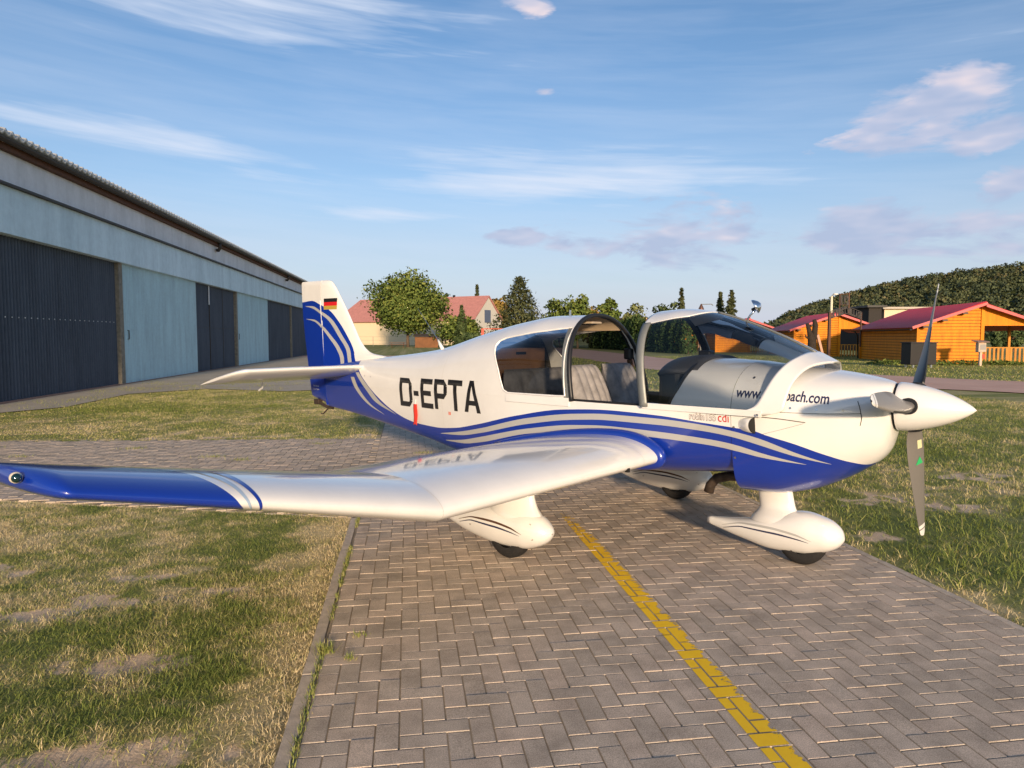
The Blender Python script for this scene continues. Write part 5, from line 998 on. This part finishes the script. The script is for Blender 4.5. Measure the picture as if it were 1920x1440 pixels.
MB().box(-.18, .18, -.1, .1, -.02, 2.75).obj('post', REDM, rb); MB().bar((0, 0, 2.7), (6.0, -1.2, 2.68), .10).obj('boom', REDM, rb)
# mesh fence posts before the house
fe = empty('wire_fence', at(740, 120)); tag(fe, 'thin wire fence with slim posts in front of the cream house', 'fence'); GALV = mat('galvanised', (.20, .20, .19), .6, metal=.3)
for px in (672, 700, 726, 802, 830, 880, 892): q = at(px, 121)-at(740, 120); MB().tube([q+Vector((0, 0, -.05)), q+Vector((0, 0, 1.75))], .04, 6).obj('post', GALV, fe)
for z in (.5, 1.1, 1.7): a = at(660, 121)-at(740, 120); b_ = at(895, 121)-at(740, 120); MB().tube([a+Vector((0, 0, z)), b_+Vector((0, 0, z))], .012, 4).obj('wire', GALV, fe)
# ---- orange timber huts
DKW = mat('lap_gap_shade', (.16, .055, .012), .9); ORANGE = weathered('orange_stained_timber', (.78, .265, .006), (.60, .18, .004), 1.6, .6); REDROOF = mat('wine_red_sheet_roof', (.52, .030, .038), .45, var=.10, vscale=1.5); PORCHW = weathered('amber_timber', (.60, .27, .05), (.42, .17, .03), 2, .65)  # hut core colour darkened to paint shade into the gaps between boards
def hut(x, y, label, rot=0.0, pipe=True):
    g = Vector((.95, -.312, 0)).normalized(); root = empty('timber_hut', (x, y, -.03), math.atan2(g.y, g.x)+rot); tag(root, label, 'hut', 'orange timber huts')
    W, Dp, ze, zr = 3.45, 11.0, 2.30, 3.60; bh = .19
    def topz(u): return ze+(zr-ze)*min(u, 2*W-u)/W
    def boards(name, fn):                                   # planked wall: every board a slightly proud lap
        mb = MB(); z = 0.0
        while True:
            r = fn(z, z+bh-.030)
            if r is None: break
            mb.add(*r); z += bh
        return mb.obj(name, ORANGE, root)
    def front(z0, z1):
        if z0 > zr-.15: return None
        u0 = 0 if z0 < ze else W*(z0-ze)/(zr-ze); u1 = 0 if z1 < ze else min(W, W*(z1-ze)/(zr-ze)); t = .035
        return [(u0, 0, z0), (W, 0, z0), (W, 0, z1), (u1, 0, z1), (u0, -t, z0), (W, -t, z0), (W, -t*.55, z1), (u1, -t*.55, z1)], [(4, 5, 6, 7), (0, 4, 7, 3), (7, 6, 2, 3), (1, 2, 6, 5), (0, 1, 5, 4)]
    boards('gable_wall', front)
    def side(z0, z1):
        if z0 > ze-.05: return None
        t = .035; return [(0, 0, z0), (0, Dp, z0), (0, Dp, z1), (0, 0, z1), (-t, 0, z0), (-t, Dp, z0), (-t*.55, Dp, z1), (-t*.55, 0, z1)], [(4, 7, 6, 5), (3, 2, 6, 7), (0, 4, 5, 1), (0, 3, 7, 4), (1, 5, 6, 2)]
    boards('side_wall', side)
    MB().add([(.01, .02, 0), (W, .02, 0), (W, .02, zr-.06), (.01, .02, ze-.02), (0, Dp, 0), (W, Dp, 0), (W, Dp, zr-.06), (0, Dp, ze-.02)], [(0, 1, 2, 3), (5, 4, 7, 6), (1, 5, 6, 2), (0, 3, 7, 4)]).obj('core_wall', DKW, root)
    for u, h in ((-.03, ze+.05), (W+.04, zr-.12)): MB().box(u-.09, u+.09, -.09, .05, 0, h).obj('corner_post', ORANGE, root)
    MB().box(-.13, .06, Dp-.12, Dp+.06, 0, ze).obj('corner_post', ORANGE, root)
    # open porch on the right half
    ph = MB(); ph.add([(W+.13, -.02, 2.32), (2*W, -.02, 2.32), (2*W, -.02, ze+.02), (W+.13, -.02, zr-.12), (W+.13, .06, 2.32), (2*W, .06, 2.32), (2*W, .06, ze+.02), (W+.13, .06, zr-.12)], [(0, 1, 2, 3), (5, 4, 7, 6), (0, 4, 5, 1)]); ph.obj('porch_gable', ORANGE, root)
    for u, v in ((2*W-.06, 0), (2*W-.06, 4.0), (W+.22, 4.0)): MB().box(u-.07, u+.07, v-.07, v+.07, 0, 2.36).obj('porch_post', PORCHW, root)
    MB().box(W+.1, 2*W, -.03, .05, .98, 1.05).obj('rail', PORCHW, root)
    n = 14
    for i in range(n): u = W+.26+(W-.45)*i/(n-1); MB().box(u-.055, u+.055, -.06, -.03, .05, 1.0).obj('picket', PORCHW, root)
    # roof: two sheet slopes with a ribbed edge
    for nm, ua, ub in (('roof_slope', -.55, W), ('roof_slope', 2*W+.55, W)):
        sl = (zr-ze)/W; A = []
        for k in (0, .5, 1): u = ua+(ub-ua)*k; dz = 0 if ua < 0 else -.12; A.append([(u, v, zr+.10-abs(u-W)*sl+dz+.022*math.sin(2*math.pi*v/.28)) for v in np.arange(-.55, Dp+.5, .07)])
        MB().grid(np.array(A), ua > W).obj(nm, REDROOF, root, smooth=True, solid=.04)
    bd = MB(); bd.bar((-.55, -.56, ze-.10), (W+.05, -.56, zr+.03), .05, .16); bd.obj('barge_board', REDROOF, root); MB().bar((2*W+.5, -.56, ze-.22), (W, -.56, zr-.09), .05, .16).obj('barge_board', REDROOF, root)
    for u in (.35, 1.4, 2.5): MB().box(u-.28, u, -.5, .0, topz(u-.1)-.20, topz(u-.1)-.08).obj('purlin', BROWNTRIM, root)
    gt = MB(); gt.grid([[(-.60+.06*math.cos(a), v, ze-.17+.06*math.sin(a)) for a in np.linspace(math.pi, 2*math.pi, 7)] for v in (-.5, Dp+.4)]); gt.obj('gutter', mat('dark_brown_gutter', (.035, .022, .018), .5), root, solid=.01)
    if pipe: MB().tube([(-.58, Dp-.2, ze-.2), (-.30, Dp-.05, ze-.55), (-.22, Dp-.05, .05)], .05, 8).obj('downpipe', BLACK, root, smooth=True)
    return root
hut(30.61, 39.04, 'orange timber hut with red roof behind the black steel box'); hut(32.4, 56.0, 'orange timber hut with red roof behind the lettered sign'); hut(33.3, 73.5, 'orange timber hut seen through the windscreen'); hut(34.8, 91.0, 'far orange timber hut mostly hidden by the hedge')
# ---- lettered sign before the second hut
sg = empty('lettered_sign', at(1553, 52)); tag(sg, 'dark metal sign letters on a steel frame before an orange hut', 'sign'); SIGN = mat('dark_sign_steel', (.022, .018, .018), .6, metal=.1, var=.3); RUSTP = mat('brown_steel_post', (.10, .042, .022), .7)
SX = Vector((math.cos(YAW), -math.sin(YAW), 0)); 
def sp(px, py): return SX*((px-1553)/1330*52)+Vector((0, 0, zat(py, 52)))
sg.location.z = 0
MB().bar(sp(1553, 673), sp(1553, 586), .17).obj('post', RUSTP, sg); MB().bar(sp(1612, 650), sp(1612, 586), .08).obj('post', RUSTP, sg); MB().bar(sp(1552, 598), sp(1584, 588), .05).bar(sp(1584, 588), sp(1612, 598), .05).obj('sign_rail', SIGN, sg); MB().bar(sp(1552, 585), sp(1584, 574), .04).bar(sp(1584, 574), sp(1612, 585), .04).obj('sign_rail', SIGN, sg)
MB().bar(sp(1571, 588), sp(1571, 552), .06).bar(sp(1588, 588), sp(1588, 549), .10).bar(sp(1571, 552), sp(1588, 552), .05).bar(sp(1571, 572), sp(1588, 572), .05).obj('sign_frame', RUSTP, sg)
def sign_letter(ch, px, py, hpx, slope, wpx):
    v, f = text_geo(ch, bold=.065); a = min(p[0] for p in v); b_ = max(p[0] for p in v); h = max(p[1] for p in v); q = sp(px, py); k = wpx/1330*52; hh = hpx/1330*52; pts = [q+SX*((p[0]-a)/(b_-a+1e-6)*k)+Vector((0, 0, p[1]/h*hh+slope*(p[0]-a)/(b_-a+1e-6)*k))+Vector((-.0, -.06, 0)) for p in v]
    mesh_obj('sign_letter', pts, f, SIGN, sg).modifiers.new('s', 'SOLIDIFY').thickness = .05
for i, ch in enumerate('ARTIST'): sign_letter(ch, 1552.5+i*5.2, 597-i*1.65, 11.5, .31, 4.9)
for i, ch in enumerate('VILLAGE'): sign_letter(ch, 1584.5+i*4.0, 588+i*1.45, 11.5, -.33, 3.7)
for i, ch in enumerate('RW2'): sign_letter(ch, 1572+i*5.4, 571, 17, 0, 4.6)
# ---- carved forked trunk with a leaning pole
cs = empty('forked_trunk', at(1521, 40)); tag(cs, 'dark forked tree trunk standing before the orange huts', 'trunk'); DB = mat('dark_bark', (.030, .021, .015), .95, var=.4, vscale=6, bump=.8, bscale=14); c = MB()
c.tube([(0, 0, -.1), (.02, 0, .9), (.0, 0, 1.4), (-.16, 0, 1.95), (-.30, 0, 2.38)], [.27, .24, .21, .13, .10], 9); c.tube([(.05, 0, 1.2), (.16, 0, 1.8), (.20, 0, 2.30), (.12, 0, 2.60)], [.19, .16, .15, .10], 9); c.tube([(-.2, 0, 1.55), (-.36, 0, 1.62), (-.38, 0, 1.75)], [.06, .05, .03], 6); c.obj('trunk', DB, cs, smooth=True)
lp = MB().bar((.30, -.05, 1.75), (.80, -.1, .0), .13).obj('timber_prop', mat('pale_pink_timber', (.52, .29, .20), .8), None); lp.location = cs.location; tag(lp, 'pale timber prop leaning against the dark forked trunk', 'timber')
# ---- black steel box, meter cabinet, lamps
bx = empty('steel_box', at(1722, 37.6), -.05); tag(bx, 'black steel storage box on short legs before the orange hut', 'box'); MB().box(-.72, .72, -.4, .4, .16, 1.30).obj('body', mat('black_brown_steel', (.012, .010, .010), .6, var=.2), bx, bevel=.02); MB().box(-.76, .76, -.44, .44, 1.301, 1.35).obj('lid', BLACK, bx)
for x in (-.5, .5):
    for y in (-.3, .3): MB().box(x-.04, x+.04, y-.04, y+.04, -.04, .16).obj('leg', STEEL, bx)
mc = empty('meter_cabinet', at(1838, 40)); tag(mc, 'small pale meter cabinet on a post beside the porch pickets', 'cabinet'); MB().box(-.24, .24, -.12, .12, .78, 1.30).obj('cabinet', mat('weathered_pale_box', (.48, .38, .29), .7, var=.15), mc, bevel=.015); MB().add([(-.42, -.25, 1.36), (.34, -.25, 1.36), (.34, .22, 1.44), (-.42, .22, 1.44)], [(0, 1, 2, 3)]).obj('cabinet_roof', mat('grey_lid', (.22, .16, .14), .8), mc, solid=.05); MB().box(-.15, .20, -.125, -.121, .90, 1.20).obj('cabinet_window', mat('cab_pane', (.32, .30, .28), .3), mc); MB().box(-.08, .06, -.05, .05, -.05, .78).obj('post', mat('pale_post', (.55, .42, .32), .8), mc); MB().box(.06, .22, -.07, .03, .40, .66).obj('socket_box', REDM, mc)
lpst = empty('street_lamp', at(1556, 74)); tag(lpst, 'white street lamp rising behind the lettered sign', 'street lamp'); MB().tube([(0, 0, -.1), (0, 0, zat(556, 74))], [.16, .12], 10).obj('pole', mat('cream_pole', (.62, .58, .45), .6), lpst); MB().tube([(0, 0, zat(556, 74)), (.3, 0, zat(553, 74)+.12)], .06, 8).obj('arm', GALV, lpst); MB().lathe([(-.05, .02), (.02, .28), (.12, .22), (.18, .02)], 'z', (.42, 0, zat(555, 74)+.1), 14).obj('lamp_head', mat('white_lamp', (.75, .75, .72), .3), lpst, smooth=True)
ls = empty('street_lamp', at(1313, 60)); tag(ls, 'copper coloured bell lamp on an arm just above the canopy roof', 'street lamp'); MB().tube([(0, 0, -.1), (0, 0, zat(572, 60))], .06, 8).obj('pole', GALV, ls); MB().tube([(0, 0, zat(571, 60)), (.9, 0, zat(571, 60)+.02), (1.05, 0, zat(573, 60))], .035, 6).obj('arm', GALV, ls); MB().lathe([(-.45, .26), (-.25, .22), (0, .10), (.14, .03)], 'z', (0, 0, zat(573, 60)), 14).obj('lamp_head', mat('copper', (.42, .20, .12), .3, metal=.9), ls, smooth=True)
# ---- low pale buildings behind
def low_building(px0, px1, D, top, label, m, roofm, name='low_building'):
    a, b_ = at(px0, D), at(px1, D); h = zat(top, D); r = empty(name, a, -YAW); w = (b_-a).length; MB().box(0, w, 0, 8, -.1, h-.25).obj('wall', m, r); MB().box(-.4, w+.4, -.5, 8.4, h-.245, h).obj('roof', roofm, r)
    for i in range(int(w/4)): MB().box(1+i*4, 2.4+i*4, -.06, .02, h*.35, h*.72).obj('window', mat('dark_pane', (.03, .035, .045), .2), r)
    tag(r, label, 'building'); return r
low_building(1150, 1320, 112, 596, 'long low pinkish building behind the thuja hedge', mat('pink_render', (.46, .27, .20), .85), mat('tan_fascia', (.50, .33, .20), .8)); low_building(1655, 1760, 86, 576, 'cream flat roofed building behind the red hut roof', mat('cream_wall', (.66, .53, .38), .85), mat('light_flat_roof', (.45, .40, .34), .8)); low_building(1626, 1650, 84, 573, 'dark open lean-to beside the cream flat roofed building', mat('dark_boards', (.03, .026, .024), .9), BLACK)
# ---- wooded hill on the right and a far wood along the horizon
def hill_h(px, D):
    ridge = np.interp(px, [1380, 1450, 1480, 1520, 1580, 1700, 1800, 1920, 2150, 2500], [634, 612, 592, 578, 560, 531, 516, 501, 480, 470]); H = (632.5-ridge)/1330*430-3.0; u = np.clip((np.asarray(D)-190)/240, 0, 1.6); return np.maximum(0, H)*np.where(u < 1, u*u*(3-2*u), np.clip(1-(u-1)*.5, 0, 1))
def build_hill():
    pxs = np.linspace(1360, 2520, 60); Ds = np.linspace(185, 640, 30); A = []
    for D in Ds: A.append([(*at(p_, D)[:2], float(hill_h(p_, D))-.1) for p_ in pxs])
    structure(MB().grid(np.array(A), True).obj('hill', mat('hill_soil', (.075, .09, .03), 1.0, spec=0.0, var=.3, vscale=.05), None, smooth=True))
    P = []; T = []; NR = []
    for i in range(2600):
        px = RNG.uniform(1400, 2300); D = 196+275*RNG.random()**.8 if i % 5 else RNG.uniform(390, 460)
        if i % 5 == 0: px = RNG.uniform(1440, 1680)
        h = float(hill_h(px, D))
        if h < 1.0 and RNG.random() > .5: continue
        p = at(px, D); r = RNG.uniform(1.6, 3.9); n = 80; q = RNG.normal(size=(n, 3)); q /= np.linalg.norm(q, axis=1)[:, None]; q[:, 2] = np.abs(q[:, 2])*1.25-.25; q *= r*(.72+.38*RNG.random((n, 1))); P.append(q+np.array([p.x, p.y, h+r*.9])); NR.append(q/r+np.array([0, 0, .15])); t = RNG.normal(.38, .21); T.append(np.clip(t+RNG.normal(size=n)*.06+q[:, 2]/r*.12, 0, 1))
    m = leaf_mat('far_wood_leaves', [(.0, (.040, .056, .032)), (.45, (.078, .098, .046)), (.75, (.12, .128, .055)), (1.0, (.17, .135, .065))]); o = quads_obj('hillside_wood', leaf_cloud(np.vstack(P), .50, aspect=.85), np.concatenate(T), m, None, np.vstack(NR)); tag(o, 'dense wood covering the hill behind the orange huts', 'wood', kind='stuff')
    P = []; T = []
    for i in range(420):
        px = RNG.uniform(380, 1700); D = RNG.uniform(260, 380); p = at(px, D); r = RNG.uniform(2.0, 3.6); n = 60; q = RNG.normal(size=(n, 3)); q /= np.linalg.norm(q, axis=1)[:, None]; q[:, 2] = np.abs(q[:, 2])*1.3-.3; q *= r; P.append(q+np.array([p.x, p.y, r*.9])); T.append(np.clip(RNG.normal(.4, .2)+RNG.normal(size=n)*.1, 0, 1))
    o = quads_obj('far_wood', leaf_cloud(np.vstack(P), 1.0, aspect=.75), np.concatenate(T), m, None); tag(o, 'low far wood along the horizon beyond the meadow', 'wood', kind='stuff')
    P = []; T = []                                             # unseen bushes added behind the camera to darken what the aircraft reflects
    for i in range(240):
        x = RNG.uniform(-70, 70); y = RNG.uniform(-62, -50); r = RNG.uniform(1.8, 3.0); n = 60; q = RNG.normal(size=(n, 3)); q /= np.linalg.norm(q, axis=1)[:, None]; q *= r; q[:, 2] = np.abs(q[:, 2])*1.4; P.append(q+np.array([x, y, 0])); T.append(np.clip(RNG.normal(.4, .2)+RNG.normal(size=n)*.1, 0, 1))
    o = quads_obj('added_bush_belt', leaf_cloud(np.vstack(P), .6, aspect=.7), np.concatenate(T), LEAFD, None); tag(o, 'unseen belt of bushes added behind the camera to darken reflections', 'bushes', kind='stuff')
build_hill()
# weeds and white flowers along the foot of the hut wall
def verge():
    P = []; T = []
    for i in range(2600):
        u = RNG.uniform(-3, 10); v = RNG.uniform(-2.2, -.2); g = np.array([.95, -.312]); bk = np.array([.312, .95]); b0 = np.array([30.61, 39.04])+g*u+bk*v; h = RNG.random()*.28*(.4+vn(np.array(u), np.array(v), 1.3, 3)); P.append((b0[0], b0[1], h-.03)); T.append(RNG.normal(.45, .25))
    o = quads_obj('verge_weeds', leaf_cloud(np.array(P), .10, aspect=.35), np.array(T), LEAF, None); tag(o, 'leafy weeds along the foot of the orange hut wall', 'weeds', kind='stuff')
verge()
